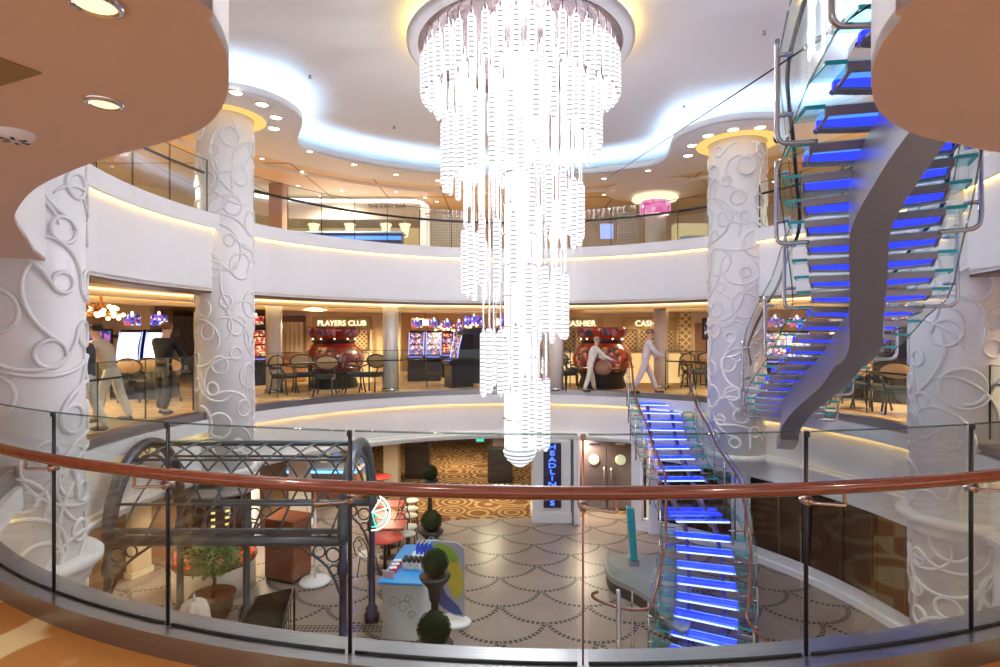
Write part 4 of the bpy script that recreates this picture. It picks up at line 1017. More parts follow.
# ================================================================ LOUNGE DECK
YR = 17.7
def rx(px, Y=YR): return (px-500)/FP*Y
rb = X('raw_bar', (rx(340), YR, 3.7), 'raw bar front with glowing white curved bulkhead and blue lit counter on the upper deck', 'bar')
ro = -rb.location
arcp = smooth([(rx(248), YR-1.2, 0), (rx(290), YR-.2, 0), (rx(350), YR, 0), (rx(405), YR, 0), (rx(421), YR+.3, 0), (rx(424), YR+1.2, 0)], 6)
def band(z0, z1, th=.1, o=0): return MB().slab([((p.x+ro.x, p.y+ro.y-o, z0+ro.z), (p.x+ro.x, p.y+ro.y-o, z1+ro.z), (0, th, 0)) for p in arcp], 0)
O('bulkhead', band(5.18, 5.70), M('bulkhead_cream', (.66, .58, .50), .5), rb)
O('cove_light', band(5.71, 5.80, .05, .05), EM('raw_bar_cove', (1, .97, .95), 2.2), rb)
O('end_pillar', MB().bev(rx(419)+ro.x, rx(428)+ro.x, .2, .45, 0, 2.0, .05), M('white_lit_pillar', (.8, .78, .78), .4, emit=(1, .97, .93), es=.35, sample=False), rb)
O('counter', MB().bev(rx(270)+ro.x, rx(402)+ro.x, -.1, .4, 0, 1.0, .03), M('bar_front_dark', (.05, .06, .12), .3), rb)
O('blue_light', MB().box(rx(270)+ro.x, rx(402)+ro.x, -.14, -.11, .80, .92), EM('bar_blue', (.06, .25, 1), 1.2), rb)
O('countertop', MB().bev(rx(268)+ro.x, rx(404)+ro.x, -.2, .45, 1.0, 1.06, .02), M('bar_top', (.35, .5, .75), .15), rb)
O('back_wall', MB().box(rx(262)+ro.x, rx(424)+ro.x, 1.6, 1.7, 0, 1.5), M('bar_back_gold', (.70, .55, .28), .5, emit=(1, .75, .35), es=.12, sample=False), rb)
O('display_cells', MB().box(rx(318)+ro.x, rx(392)+ro.x, 1.54, 1.59, .95, 1.22), screen('bottle_cells', [(.9, .85, .6), (.3, .2, .08), (1, .9, .6), (.5, .4, .15)], .8, 7), rb)
textobj('lettering', 'THE RAW BAR', .19, M('sign_bronze', (.30, .22, .16), .4, .5), ((rx(369)+rx(405))/2+ro.x, -.02, 5.58+ro.z), (PI/2, 0, 0), rb)
for i, (px, lab) in enumerate(((314, 'small shaded pendant left in the raw bar'), (350, 'small shaded pendant in the middle of the raw bar'), (386, 'small shaded pendant right in the raw bar under the lettering'), (405, 'small shaded pendant at the right end of the raw bar'))):
    p = (rx(px, 18.3), 18.3, 4.98); r = X('pendant_lamp', p, lab, 'lamp', 'pendants in the raw bar')
    O('shade', MB().lathe([(.09, -.28), (.16, .1), (.19, .12), (.19, .16), (.05, .17)], 14, cap=False), EM('shade_glow', (1, .82, .5), .9, False), r); O('stem', MB().cyl((0, 0, .16), (0, 0, .95), .012), steel, r)
bp = X('square_pillar', (rx(278, 16.4), 16.4, 3.7), 'brown square pillar left of the raw bar', 'pillar')
O('shaft', MB().bev(-.2, .2, -.2, .2, .12, 2.2, .02), M('brown_stone_pillar', (.42, .22, .15), .35), bp); O('base', MB().bev(-.23, .23, -.23, .23, 0, .12, .02), steel, bp)
bwm = M('back_lounge_wall', (.72, .60, .40), .5)
ST('wall_back', sweep(circ(13.5, 80, -10, 190), [(.1, 3.7), (0, 3.7), (0, 5.95)], False), bwm)
# pink column with ring lights on the right
pk = X('lounge_column', (pp(655, 333, 17).x, 17, 3.7), 'lounge column with glowing pink band and ringed ceiling halo', 'column')
O('shaft', MB().lathe([(.36, 0), (.36, 1.55)], 28), M('pearl_column', (.7, .7, .7), .3), pk)
O('pink_band', MB().lathe([(.42, 1.45), (.46, 1.5), (.46, 1.82), (.42, 1.86)], 28, cap=False), screen('pink_band', [(1, .25, .55), (.9, .10, .4), (1, .5, .7)], .6, 7), pk)
O('top_collar', MB().lathe([(.36, 1.86), (.66, 1.9), (.70, 1.95), (.66, 2.0), (.36, 2.0)], 28, cap=False), EM('collar_glow', (1, .8, .5), .9, False), pk)
O('halo_ring', MB().lathe([(1.08, 2.12), (1.12, 2.11), (1.15, 2.12), (1.15, 2.2), (1.08, 2.2)], 40, cap=False), EM('ring_glow', (1, .82, .45), .9), pk)
O('ceiling_disc', MB().lathe([(.4, 2.02), (.95, 2.05), (1.45, 2.19), (1.5, 2.22), (.4, 2.22)], 40, cap=False), soffw, pk)
cx2 = pp(672, 333, 16.2).x
O('lounge_screen', MB().bev(pp(607, 333, 15.6).x-.18, pp(607, 333, 15.6).x+.18, 15.6, 15.66, 4.2, 4.62, .02), EM('blue_lounge_screen', (.25, .3, .9), 1.2, False), label='small blue lit screen behind the upper railing right of the chandelier', cat='screen')
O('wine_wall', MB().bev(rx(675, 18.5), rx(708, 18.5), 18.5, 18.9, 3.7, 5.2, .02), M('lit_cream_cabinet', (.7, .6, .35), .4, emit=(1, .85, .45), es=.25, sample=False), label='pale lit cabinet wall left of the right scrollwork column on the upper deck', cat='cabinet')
def bead_curtain(px, Y, lab):
    r = X('bead_curtain', (pp(px, 333, Y).x, Y, 3.7), lab, 'bead curtain'); m = MB()
    for i in range(9):
        x = -.28+i*.07; 
        for j in range(16): m.sphere((x, 0, .12+j*.075), .028, 6)
    O('bead_strings', m, M('crystal_bead', (.75, .73, .7), .2), r, kind='stuff'); O('top_rail', MB().cyl((-.34, 0, 1.32), (.34, 0, 1.32), .02), steel, r)
for k, (px, Y, lab) in enumerate(((628, 16.0, 'crystal bead curtain left of the pink column'), (437, 16.2, 'crystal bead curtain left of the chandelier, right of the raw bar pillar'), (455, 16.2, 'crystal bead curtain touching the chandelier on its left'))): bead_curtain(px, Y, lab)
bc = O('blue_banquette', MB().bev(rx(682, 15.9), rx(712, 15.9), 15.9, 16.4, 3.72, 4.35, .1), M('ice_blue_seat', (.45, .62, .8), .5), label='ice blue banquette behind the upper railing beside the right scrollwork column', cat='bench')
# recessed downlights
def downlight(px, py, z, lab, grp, r=.055, lens=dlm, ring=chrome, proto={}):
    p = pf(px, py, z); key = (r, lens.name)
    if key not in proto:
        x = X('ceiling_light', p, lab, 'ceiling light', grp); O('lens', MB().lathe([(.001, -.006), (r*.72, -.006), (r*.75, -.001)], 16, cap=False), lens, x); O('trim_ring', MB().lathe([(r*.75, -.001), (r*.8, -.012), (r, -.008), (r*1.02, -.001)], 20, cap=False), ring, x); proto[key] = x; return x
    return dup(proto[key], p, None, lab, grp)
for px, py in ((236, 92), (262, 104), (276, 117), (274, 128)): downlight(px, py, ZS, 'square white downlight in the soffit lobe beside the second scrollwork column', 'downlights by the left upper column', .14)
for px, py in ((688, 155), (692, 145), (708, 135), (733, 129), (760, 127)): downlight(px, py, ZS, 'white downlight in the soffit lobe above the column right of the chandelier', 'downlights by the right upper column', .14)
for px, py in ((310, 151), (354, 164), (396, 174), (438, 180), (604, 178), (648, 170)): downlight(px, py, ZS, 'small downlight along the white soffit ring under the blue cove', 'downlights along the soffit ring', .09)
for px, py in ((302, 171), (366, 183), (396, 191), (425, 197), (342, 190), (298, 185), (262, 158), (604, 194), (658, 183), (610, 208), (774, 181), (320, 195), (437, 201)): downlight(px, py, 5.93, 'tiny downlight in the tan panelled ceiling of the upper deck', 'downlights in the tan upper ceiling', .07)
downlight(95, 2, ZC, 'recessed downlight at the top of the tan ceiling, cut by the frame', 'downlights in the near tan ceiling', .06, dlg)
downlight(104, 102, ZC, 'oval looking recessed downlight in the middle of the left tan ceiling', 'downlights in the near tan ceiling', .06, dlg)
p = pf(15, 132, ZC); sd = X('smoke_detector', p, 'round white smoke detector at the left edge of the tan ceiling', 'smoke detector')
O('housing', MB().lathe([(.001, -.035), (.04, -.034), (.06, -.02), (.065, 0)], 24, cap=False), white, sd)
vt = MB()
for i in range(6): a = i*PI/3; vt.box(.02, .045, -.006, .006, -.0365, -.032, 0, Matrix.Rotation(a, 4, 'Z'))
O('vents', vt, blackp, sd)
hp = [pf(-12, 50, ZC), pf(2, 57, ZC), pf(42, 72, ZC), pf(-12, 88, ZC)]
ht = X('ceiling_hatch', hp[1], 'dark angular recess in the tan ceiling at the far left', 'ceiling hatch')
O('recess_panel', MB().prism([[(v.x-hp[1].x, v.y-hp[1].y) for v in hp]], -.004, -.001), M('olive_recess', (.34, .22, .08), .6), ht)
for k, (px, py, Y) in enumerate(((310, 75, 13.5), (394, 126, 14.0), (684, 105, 13.5), (764, 31, 11))):
    p = pf(px, py, 6.32); s = X('sprinkler', p, ['tiny sprinkler head in the white ceiling left of the chandelier, upper', 'tiny sprinkler head in the white ceiling left of the chandelier, lower', 'tiny sprinkler head in the white ceiling right of the chandelier, lower', 'tiny sprinkler head high right in the white ceiling by the hanging stairs'][k], 'sprinkler', 'ceiling sprinklers')
    O('head', MB().lathe([(.001, -.06), (.035, -.055), (.035, -.045), (.012, -.04), (.03, 0)], 12, cap=False), steelg, s)
p = pf(778, 134, ZS); dc = X('dome_camera', p, 'black dome camera under the soffit beside the hanging staircase', 'camera')
O('dome', MB().sphere((0, 0, -.10), .09, 16), blackp, dc); O('mount', MB().lathe([(.1, -.09), (.11, -.05), (.08, 0)], 20, cap=False), white, dc)
# ================================================================ LOWER DECK
ZL = -3.5
# lit sign pillar
yf = 14.72; x0, x1 = (533-500)/FP*yf, (571-500)/FP*yf
sp = X('sign_pillar', ((x0+x1)/2, yf, ZL), 'white pillar carrying the vertical blue neon HEADLINERS sign', 'pillar')
h = (x1-x0)/2
O('pillar_body', MB().bev(-h, h, 0, .9, 0, 2.2, .02), white, sp); O('plinth', MB().bev(-h-.02, h+.02, -.02, .92, 0, .3, .01), white, sp)
O('sign_panel', MB().bev(-.23, .24, -.05, -.001, .42, 2.13, .01), M('sign_dark_blue', (.015, .015, .06), .3), sp)
neon = EM('neon_blue', (.04, .13, 1), 2.6)
for i, chh in enumerate('HEADLINERS'):
    nl = textobj('neon_letter', chh, .175, neon, (0, -.066, 2.03-.165*i), (PI/2, 0, 0), sp, .012); nl.scale = (1.75, 1, 1)
# barrel trellis
tx0, tx1, ty0, ty1, tz = -5.62, -2.25, 7.95, 9.75, -1.44
tc_ = X('trellis_canopy', ((tx0+tx1)/2, (ty0+ty1)/2, ZL), 'dark metal barrel vaulted trellis canopy on posts standing over the lower cafe', 'trellis')
to = -tc_.location; RY = (ty1-ty0)/2; RZ = 1.22; cyy = (ty0+ty1)/2
def vt_(x, a, s=1): return Vector((x, cyy-RY*s*math.cos(a), tz+RZ*s*math.sin(a)))+to
for e, (x, rad) in enumerate(((tx0, .085), (tx1, .085))):
    O('arch', MB().tube([vt_(x, PI*i/24) for i in range(25)], rad, 10), greym, tc_)
    O('inner_arch', MB().tube([vt_(x, PI*i/24, .84) for i in range(25)], .03, 8), greym, tc_)
    web = MB()
    for i in range(9):
        a = PI*(i+.5)/9; c = vt_(x, a, .92); web.tube([c+Vector((0, .055*math.cos(t), .055*math.sin(t))) for t in [2*PI*k/10 for k in range(10)]], .012, 5, closed=True)
    O('ring_ornament', web, greym, tc_)
O('front_beam', MB().cyl(Vector((tx0-.05, ty0, tz))+to, Vector((tx1+.05, ty0, tz))+to, .075, 14), greym, tc_)
O('front_beam', MB().bev(tx0+to.x, tx1+to.x, ty0-.03+to.y, ty0+.05+to.y, tz+.10+to.z, tz+.17+to.z, .01), greym, tc_)
O('rear_beam', MB().cyl(Vector((tx0-.05, ty1, tz))+to, Vector((tx1+.05, ty1, tz))+to, .06, 12), greym, tc_)
for a in (.42, 1.05, PI/2, PI-.8): O('purlin', MB().cyl(vt_(tx0, a), vt_(tx1, a), .022 if abs(a-PI/2) > .1 else .045, 8), greym, tc_)
W = tx1-tx0
for i in range(-3, 12):      # curved diagonal laths both ways
    for sg in (1,):
        pts = []
        for k in range(25):
            a = PI*k/24; x = tx0+W*(i+.5)/9+sg*(a/PI)*W*.40-W*.12
            if tx0 <= x <= tx1: pts.append(vt_(x, a))
        if len(pts) > 2: O('curved_lath', MB().tube(pts, .017, 6), greym, tc_)
post = [(tx0, ty0), (tx0, ty1), (tx1, ty0), (tx1, ty1), (-4.45, ty1)]
for x, y in post:
    O('post', MB().lathe([(.13, 0), (.13, .12), (.09, .16), (.11, .22), (.06, .28), (.055, 1.55), (.085, 1.6), (.085, 1.72), (.055, 1.78), (.055, 2.06)], 16, c=(x+to.x, y+to.y)), greym if x < -3 else M('slate_blue_metal', (.07, .07, .13), .3, .6), tc_)
    sc = MB(); sg = 1 if x < -4 else -1
    for (dx, dz, rr_) in ((.14, -.20, .10), (.34, -.15, .085), (.13, -.42, .07)):
        sc.tube([Vector((x+sg*dx+rr_*math.cos(t), y, tz+dz+rr_*math.sin(t)))+to for t in [2*PI*k/14 for k in range(14)]], .015, 5, closed=True)
    sc.tube(smooth([Vector((x+sg*.05, y, tz-.75))+to, Vector((x+sg*.22, y, tz-.38))+to, Vector((x+sg*.62, y, tz-.07))+to], 5), .02, 6)
    O('scroll_bracket', sc, greym, tc_)
# neon ring sign hanging at the right arch
ns = X('neon_ring_sign', pp(372, 512, 9.3), 'green and white neon quarter ring hanging at the right end of the trellis', 'neon sign')
ngr = EM('neon_green', (.10, .85, .5), 1.6, False); nwh = EM('neon_cream', (1, 1, .85), 2.0, False)
def narc(r, a0, a1): return [Vector((r*math.cos(a0+(a1-a0)*i/16), 0, r*math.sin(a0+(a1-a0)*i/16))) for i in range(17)]
O('outer_tube', MB().tube(narc(.30, -1.6, 1.15), .011, 6), nwh, ns); O('inner_tube', MB().tube(narc(.24, -1.6, 1.15), .010, 6), ngr, ns)
for a in (-1.3, -.5, .3, 1.0): O('spoke', MB().cyl((0, 0, 0), (.3*math.cos(a), 0, .3*math.sin(a)), .009, 6), nwh if a > 0 else ngr, ns)
# topiaries
urn = mesh('urn_stand', MB().lathe([(.20, 0), (.20, .05), (.10, .10), (.07, .3), (.06, .75), (.09, .80), (.12, .98), (.24, 1.12), (.25, 1.16), (.19, 1.17)], 20), [M('urn_bronze', (.025, .024, .028), .4, .3)])
def ball_mesh(r, seed, n=900):
    rnd = random.Random(seed); m = MB(); m.sphere((0, 0, 0), r*.95, 16)
    for i in range(n):
        z = rnd.uniform(-1, 1); a = rnd.uniform(0, 2*PI); q = math.sqrt(1-z*z); d = Vector((q*math.cos(a), q*math.sin(a), z)); t = d.orthogonal().normalized(); b = d.cross(t)
        an = rnd.uniform(0, 2*PI); u = t*math.cos(an)+b*math.sin(an); c = d*r*rnd.uniform(.95, 1.05); s = .022
        m.add([c-u*s, c+d.cross(u)*s*.6, c+u*s+d*.01, c-d.cross(u)*s*.6], [(0, 1, 2, 3)])
    return m
bm_ = mesh('foliage_ball', ball_mesh(.205, 2), [topi])
for i, (px, py, Y, lab) in enumerate(((434, 628, 7.0, 'topiary ball on dark urn nearest the camera'), (435, 562, 8.75, 'topiary ball on dark urn in front of the display counter, second in the row'), (431.5, 520, 11.2, 'topiary ball on dark urn third in the row'), (430, 472, 15.2, 'small looking topiary ball furthest back on the carpet edge'))):
    p = pp(px, py, Y); t = X('topiary_tree', (p.x, p.y, ZL), lab, 'topiary', 'topiary row on the lower deck')
    o = O('urn_stand', urn, [], t); hh = p.z-.19-ZL; o.scale = (1, 1, hh/1.17); o2 = O('foliage_ball', bm_, [], t, loc=(0, 0, p.z-ZL))
# display counter
dcx, dcy = pp(412, 333, 9.8).x, 9.85
dt = X('display_counter', (dcx, dcy, ZL), 'white waisted promotional counter with bright blue top', 'counter', rz=-.10)
rows = []
for z, k in ((0, 1), (.2, .92), (.5, .86), (.75, .90), (.93, 1)): rows.append([(x*k, y, z) for x, y in ((-.34, -.75), (.34, -.75), (.34, .75), (-.34, .75))])
O('body', MB().grid(rows, closed=True), M('display_white', (.62, .64, .68), .4), dt)
O('countertop', MB().bev(-.38, .38, -.82, .82, .93, .97, .02), M('display_blue', (.02, .30, .75), .3), dt)
O('white_cloth', MB().bev(-.10, .36, -.3, .5, .971, .976, .01), M('display_pale', (.75, .85, .9), .4), dt)
gr = MB()
rnd = random.Random(9)
for cxx, cz, r in ((-.12, .62, .10), (.05, .55, .12), (.18, .42, .08), (.12, .68, .07)):
    gr.tube([(cxx+r*(1-t*.1)*math.cos(t), -.762, cz+r*(1-t*.1)*math.sin(t)) for t in [k*.4 for k in range(18)]], .008, 5)
gr2 = MB().lathe([(.001, 0), (.06, .006)], 16, T=Matrix.Translation((-.05, -.74, .22)) @ Matrix.Rotation(PI/2, 4, 'X'), cap=False)
O('swirl_print', gr, M('print_grey_teal', (.25, .4, .42), .5), dt); O('red_seal', gr2, M('print_red', (.6, .06, .05), .5), dt)
def onto(x, y, z=.0):
    c, s = math.cos(-.10), math.sin(-.10); return (dcx+c*x-s*y, dcy+s*x+c*y, ZL+.978+z)
bb = M('blue_bottle_glass', (.02, .08, .65), .15, coat=.5)
proto = None
for i in range(5):
    for j in range(2):
        lab = 'blue bottle in the rack at the far end of the counter'
        if proto is None:
            proto = X('blue_bottle', onto(.0, .3), lab, 'bottle', 'blue bottles on the counter')
            O('bottle_body', MB().lathe([(.026, 0), (.028, .01), (.028, .12), (.012, .16), (.012, .2)], 10), bb, proto); O('cap', MB().lathe([(.014, .2), (.014, .225), (.001, .23)], 10), white, proto); proto.location = onto(.0+.0, .35)
        else: dup(proto, onto(.0+i*.075, .35+j*.09), None, lab)
proto = None
for i in range(5):
    for j in range(2):
        lab = 'white pot with round black top on the display counter'
        if proto is None:
            proto = X('cosmetic_pot', onto(-.06, -.3), lab, 'pot', 'black topped pots on the counter')
            O('pot_body', MB().lathe([(.03, 0), (.034, .02), (.034, .11), (.02, .12)], 10), M('pot_white', (.75, .74, .72), .3), proto); O('dark_top', MB().sphere((0, 0, .15), .042, 10), blackp, proto)
        else: dup(proto, onto(-.06+i*.085, -.3+j*.11), None, lab)
for j in range(3):
    b = O('red_box', MB().bev(-.07, .07, -.045, .045, 0, .07, .008), M('box_red', (.7, .04, .08), .4), label='red and white box in the row at the left side of the counter', cat='box', group='red boxes on the counter', loc=onto(-.22, -.45+j*.15), rz=.2)
    O('white_lid', MB().bev(-.065, .065, -.04, .04, .07, .085, .004), white, b)
O('price_card', MB().bev(-.12, .10, -.01, .01, 0, .12, .004), M('card_red', (.72, .45, .45), .4), label='pale red card standing at the near left corner of the counter', cat='card', loc=onto(-.22, -.68), rz=-.3)
bx = O('gift_bag', MB().bev(-.10, .10, -.06, .06, 0, .16, .01), M('bag_teal', (.10, .42, .62), .4), label='teal bag behind the blue bottles on the counter', cat='bag', loc=onto(.20, .62))
O('bag_handle', MB().tube([(-.05, 0, .15), (-.04, 0, .22), (.04, 0, .22), (.05, 0, .15)], .005, 5), white, bx)
# poster board
pb = X('poster_board', (pp(452, 333, 9.65).x, 9.65, ZL), 'free standing board printed with yellow fruit and green leaf on an oval white base', 'display board', rz=-.12)
def board_pts():
    return [(-.30, .35), (-.22, .55), (-.30, .9), (-.34, 1.42), (.10, 1.40), (.22, 1.30), (.22, .12), (.05, .14), (-.15, .22)]
T = Matrix.Rotation(PI/2, 4, 'X')
O('board', MB().prism([board_pts()], -.02, .02, T=T), M('board_lilac', (.42, .42, .52), .4), pb)
def blob(cx, cy, rx_, ry_, rot=0, n=24): return [(cx+rx_*math.cos(t)*math.cos(rot)-ry_*math.sin(t)*math.sin(rot), cy+rx_*math.cos(t)*math.sin(rot)+ry_*math.sin(t)*math.cos(rot)) for t in [2*PI*k/n for k in range(n)]]
O('fruit_print', MB().prism([blob(.06, .78, .14, .34, .1)], .021, .024, T=T), M('print_yellow', (.62, .50, .06), .5), pb)
O('leaf_print', MB().prism([blob(-.10, 1.22, .24, .12, -.55)], .021, .024, T=T), M('print_green', (.28, .50, .06), .5), pb)
O('swoosh_print', MB().prism([[(-.28, .38), (-.2, .55), (-.22, .8), (-.1, .5), (.12, .3), (.2, .16), (.04, .17), (-.14, .25)]], .021, .024, T=T), M('print_navy', (.05, .08, .28), .5), pb)
O('base_plate', MB().lathe([(.30, 0), (.31, .03), (.27, .06)], 28, T=Matrix.Diagonal((1.1, .8, 1, 1))), white, pb)
# red tables and wire chairs
rt = M('red_tabletop', (.62, .06, .05), .35)
def cafe_table(p, rnd_, lab, s=.38):
    t = X('cafe_table', (p[0], p[1], ZL), lab, 'table', 'red cafe tables')
    if rnd_: O('tabletop', MB().lathe([(s*.98, .70), (s, .715), (s*.98, .73)], 32), rt, t)
    else: O('tabletop', MB().bev(-s, s, -s*.75, s*.75, .70, .73, .02), rt, t)
    O('pedestal', MB().lathe([(.04, .03), (.035, .7)], 12), blackm, t); O('base', MB().lathe([(.22, 0), (.22, .02), (.04, .05)], 20), blackm, t)
for px, py, r_, lab in ((385, 537, True, 'round red cafe table nearest the display counter'), (389, 524, False, 'square red cafe table just behind the round one'), (389, 515, False, 'square red cafe table third back in the row'), (388, 503, False, 'square red cafe table far back near the white pillar'), (379, 476, True, 'red cafe table furthest back, left of the white pillar')):
    cafe_table(pf(px, py, -2.78), r_, lab)
def wire_chair(p, rz, lab):
    r = X('wire_chair', (p[0], p[1], ZL), lab, 'chair', 'wire cafe chairs', rz)
    O('seat_pad', MB().lathe([(.19, .44), (.2, .46), (.18, .48)], 20), M('white_seat_pad', (.72, .70, .64), .6), r)
    O('back_loop', MB().tube(smooth([(-.17, .17, .44), (-.19, .22, .7), (0, .24, .88), (.19, .22, .7), (.17, .17, .44)], 5), .012, 6), blackm, r)
    O('back_scroll', MB().tube(smooth([(-.1, .19, .5), (.06, .22, .62), (-.06, .23, .72), (.04, .24, .84)], 4), .009, 5), blackm, r)
    for a in range(4): c, s = math.cos(PI/4+a*PI/2), math.sin(PI/4+a*PI/2); O('leg', MB().tube([(c*.15, s*.15, .44), (c*.22, s*.22, 0)], .012, 6), blackm, r)
    return r
wc = wire_chair(pf(407, 533, -3.04), .9, 'wire chair with white pad nearest the blue bottles')
for px, py, rz, lab in ((409, 526, .9, 'wire chair with white pad beside the square red tables'), (410, 515, 1.2, 'wire chair in the middle of the cafe row'), (411, 508, 1.4, 'wire chair with white pad second from the far end of the row'), (412, 500, 1.6, 'wire chair with white pad at the far end of the row'), (368, 553, 2.6, 'wire chair left of the round red table beside the arch post')):
    dup(wc, Vector((pf(px, py, -3.04).x, pf(px, py, -3.04).y, ZL)), rz, lab)
# potted tree
pt = X('potted_tree', (-5.05, 9.75, ZL), 'leafy green tree in a wide brown pot beneath the trellis', 'potted plant')
O('pot', MB().lathe([(.22, 0), (.30, .15), (.36, .42), (.38, .46), (.34, .47), (.32, .40), (.01, .40)], 28, cap=False), M('pot_brown', (.10, .045, .03), .3), pt)
O('trunk', MB().tube([(0, 0, .38), (.03, .02, .7), (-.02, 0, .95), (0, 0, 1.1)], .03, 8), M('bark', (.16, .09, .05), .8), pt)
lf = MB(); rnd = random.Random(12)
for i in range(620):
    d = Vector((rnd.gauss(0, 1), rnd.gauss(0, 1), rnd.gauss(0, 1))).normalized()*rnd.uniform(.2, 1)**.5
    c = Vector((0, 0, 1.12))+Vector((d.x*.5, d.y*.45, d.z*.34)); a = rnd.uniform(0, 2*PI); u = Vector((math.cos(a), math.sin(a), rnd.uniform(-.6, .3))).normalized(); v = u.cross(Vector((0, 0, 1))).normalized()
    lf.add([c-u*.07, c+v*.03-Vector((0, 0, .004)), c+u*.075-Vector((0, 0, .03)), c-v*.03-Vector((0, 0, .004))], [(0, 1, 2, 3)])
O('foliage', lf, leaf, pt)
brn = MB()
for i in range(9): a = i*2*PI/9; brn.tube([(0, 0, .9+.02*i), (.15*math.cos(a), .15*math.sin(a), 1.1), (.3*math.cos(a), .3*math.sin(a), 1.2+.03*(i % 3))], .01, 5)
O('branches', brn, M('bark', (.16, .09, .05), .8), pt)
# round wine display
wd = X('wine_display', (-5.62, 10.95, ZL), 'round wine display with lit bottle columns, red glowing foot and pale stone base', 'display cabinet')
O('stone_base', MB().lathe([(.74, 0), (.74, .55), (.70, .58)], 48), M('pale_stone', (.66, .60, .52), .5), wd)
O('red_glow_band', MB().lathe([(.70, .60), (.70, .80)], 48), M('red_glow', (.5, .05, .02), .3, emit=(1, .16, .05), es=.35), wd)
O('wood_ring', MB().lathe([(.74, .56), (.77, .60), (.77, .64), (.70, .66)], 48, cap=False), mahog, wd); O('cabinet', MB().lathe([(.62, .80), (.62, 1.95)], 48), M('dark_cabinet', (.05, .022, .018), .25, coat=.4), wd)
O('top_disc', MB().lathe([(.78, 1.95), (.80, 2.0), (.74, 2.04), (.3, 2.12)], 48), M('disc_grey', (.28, .25, .25), .3), wd)
for a in (-66, -44):
    for j in range(8): 
        t = math.radians(a); p = Vector((.63*math.cos(t), .63*math.sin(t), .92+j*.125)); tt = Vector((-math.sin(t), math.cos(t), 0))
        O('lit_bottle', MB().cyl(p-tt*.035, p+tt*.035, .022, 8), EM('bottle_amber', (1, .72, .2), .8, False), wd)
for a in range(0, 360, 45): t = math.radians(a+12); O('mullion', MB().cyl((.64*math.cos(t), .64*math.sin(t), .66), (.64*math.cos(t), .64*math.sin(t), 1.95), .03, 8), mahog, wd)
# reddish cabinet
p = pf(272, 583, ZL); cb = X('wooden_cabinet', (p.x+.22, p.y+.3, ZL), 'glossy reddish brown wooden cabinet right of the round wine display', 'cabinet', rz=-.35)
O('body', MB().bev(-.36, .36, -.28, .28, .05, 1.22, .02), mahog, cb); O('base', MB().bev(-.34, .34, -.26, .26, 0, .05, .01), blackp, cb); O('top_board', MB().bev(-.40, .40, -.32, .32, 1.22, 1.27, .015), mahog, cb)
for s in (-1, 1): d = O('door', MB().bev(-.17+s*.175, .17+s*.175, -.30, -.281, .10, 1.16, .01), mahog, cb); O('knob', MB().sphere((s*.03, -.31, .65), .016, 8), M('brass', (.7, .45, .15), .25, .9), d)
# white round based pole
p = pf(315, 582, ZL); wp = X('parasol_stand', (p.x, p.y, ZL), 'white round based pole standing on the mosaic under the trellis', 'stand')
O('round_base', MB().lathe([(.30, 0), (.31, .03), (.28, .07), (.06, .10)], 32), white, wp); O('pole', MB().lathe([(.022, .09), (.022, 1.5)], 10), white, wp)
# black reclining bench
p = pf(270, 640, ZL); bn = X('lattice_settee', (p.x-.03, 8.95, ZL), 'black settee with a sloping solid back and lattice side panel', 'settee', rz=.12)
O('back_panel', MB().slab([((-.30, -.30, .42), (.36, -.30, .42), (0, 0, .04)), ((-.20, .32, .62), (.34, .32, .72), (0, 0, .04))], 0), M('dark_weave', (.010, .007, .006), .8, spec=.1), bn)
O('seat', MB().bev(-.30, .36, -.50, .1, .36, .42, .02), M('dark_weave', (.010, .007, .006), .8, spec=.1), bn)
lt = MB()
for i in range(6):
    z = .1+i*.1; lt.cyl((.38, -.5, z), (.38, -.5+.1*(i+1), min(.7, z+.1)), .008, 5); y = -.5+i*.12; lt.cyl((.38, y, .05), (.38, y, .42+max(0, (y+.3))*.45), .008, 5)
O('lattice_side', lt, blackm, bn)
O('side_frame', MB().tube([(.38, -.5, 0), (.38, -.5, .42), (.38, -.3, .5), (.38, .34, .74), (.38, .34, 0)], .018, 6), blackm, bn); O('side_frame', MB().tube([(-.32, -.5, 0), (-.32, -.5, .42), (-.32, -.3, .5), (-.24, .34, .64), (-.24, .34, 0)], .018, 6), blackm, bn)
# draped table with little bottle
p = pp(194, 622, 8.1); dr = X('draped_table', (p.x, p.y, ZL), 'small round table under a white pleated cloth near the left kerb', 'table'); rows = []
tz_ = p.z-ZL+.22
for z, r in ((tz_+.10, .02), (tz_+.10, .10), (tz_+.07, .15), (tz_-.05, .19), (tz_-.30, .23)): rows.append([(r*(1+.06*math.cos(9*t)*(r > .12))*math.cos(t), r*(1+.06*math.cos(9*t)*(r > .12))*math.sin(t), z) for t in [2*PI*k/54 for k in range(54)]])
O('pleated_cloth', MB().grid(rows, closed=True), M('pinkish_cloth', (.75, .66, .62), .6), dr); O('pedestal', MB().lathe([(.2, 0), (.2, .02), (.03, .05), (.03, tz_-.05)], 16), blackm, dr)
cr = X('carafe', (p.x, p.y, ZL+tz_+.10), 'small clear carafe on the white draped table', 'carafe'); O('glass_body', MB().lathe([(.025, 0), (.032, .03), (.012, .07), (.014, .10)], 12), M('carafe_glass', (.5, .48, .45), .1), cr); O('stopper', MB().sphere((0, 0, .11), .014, 8), steel, cr)
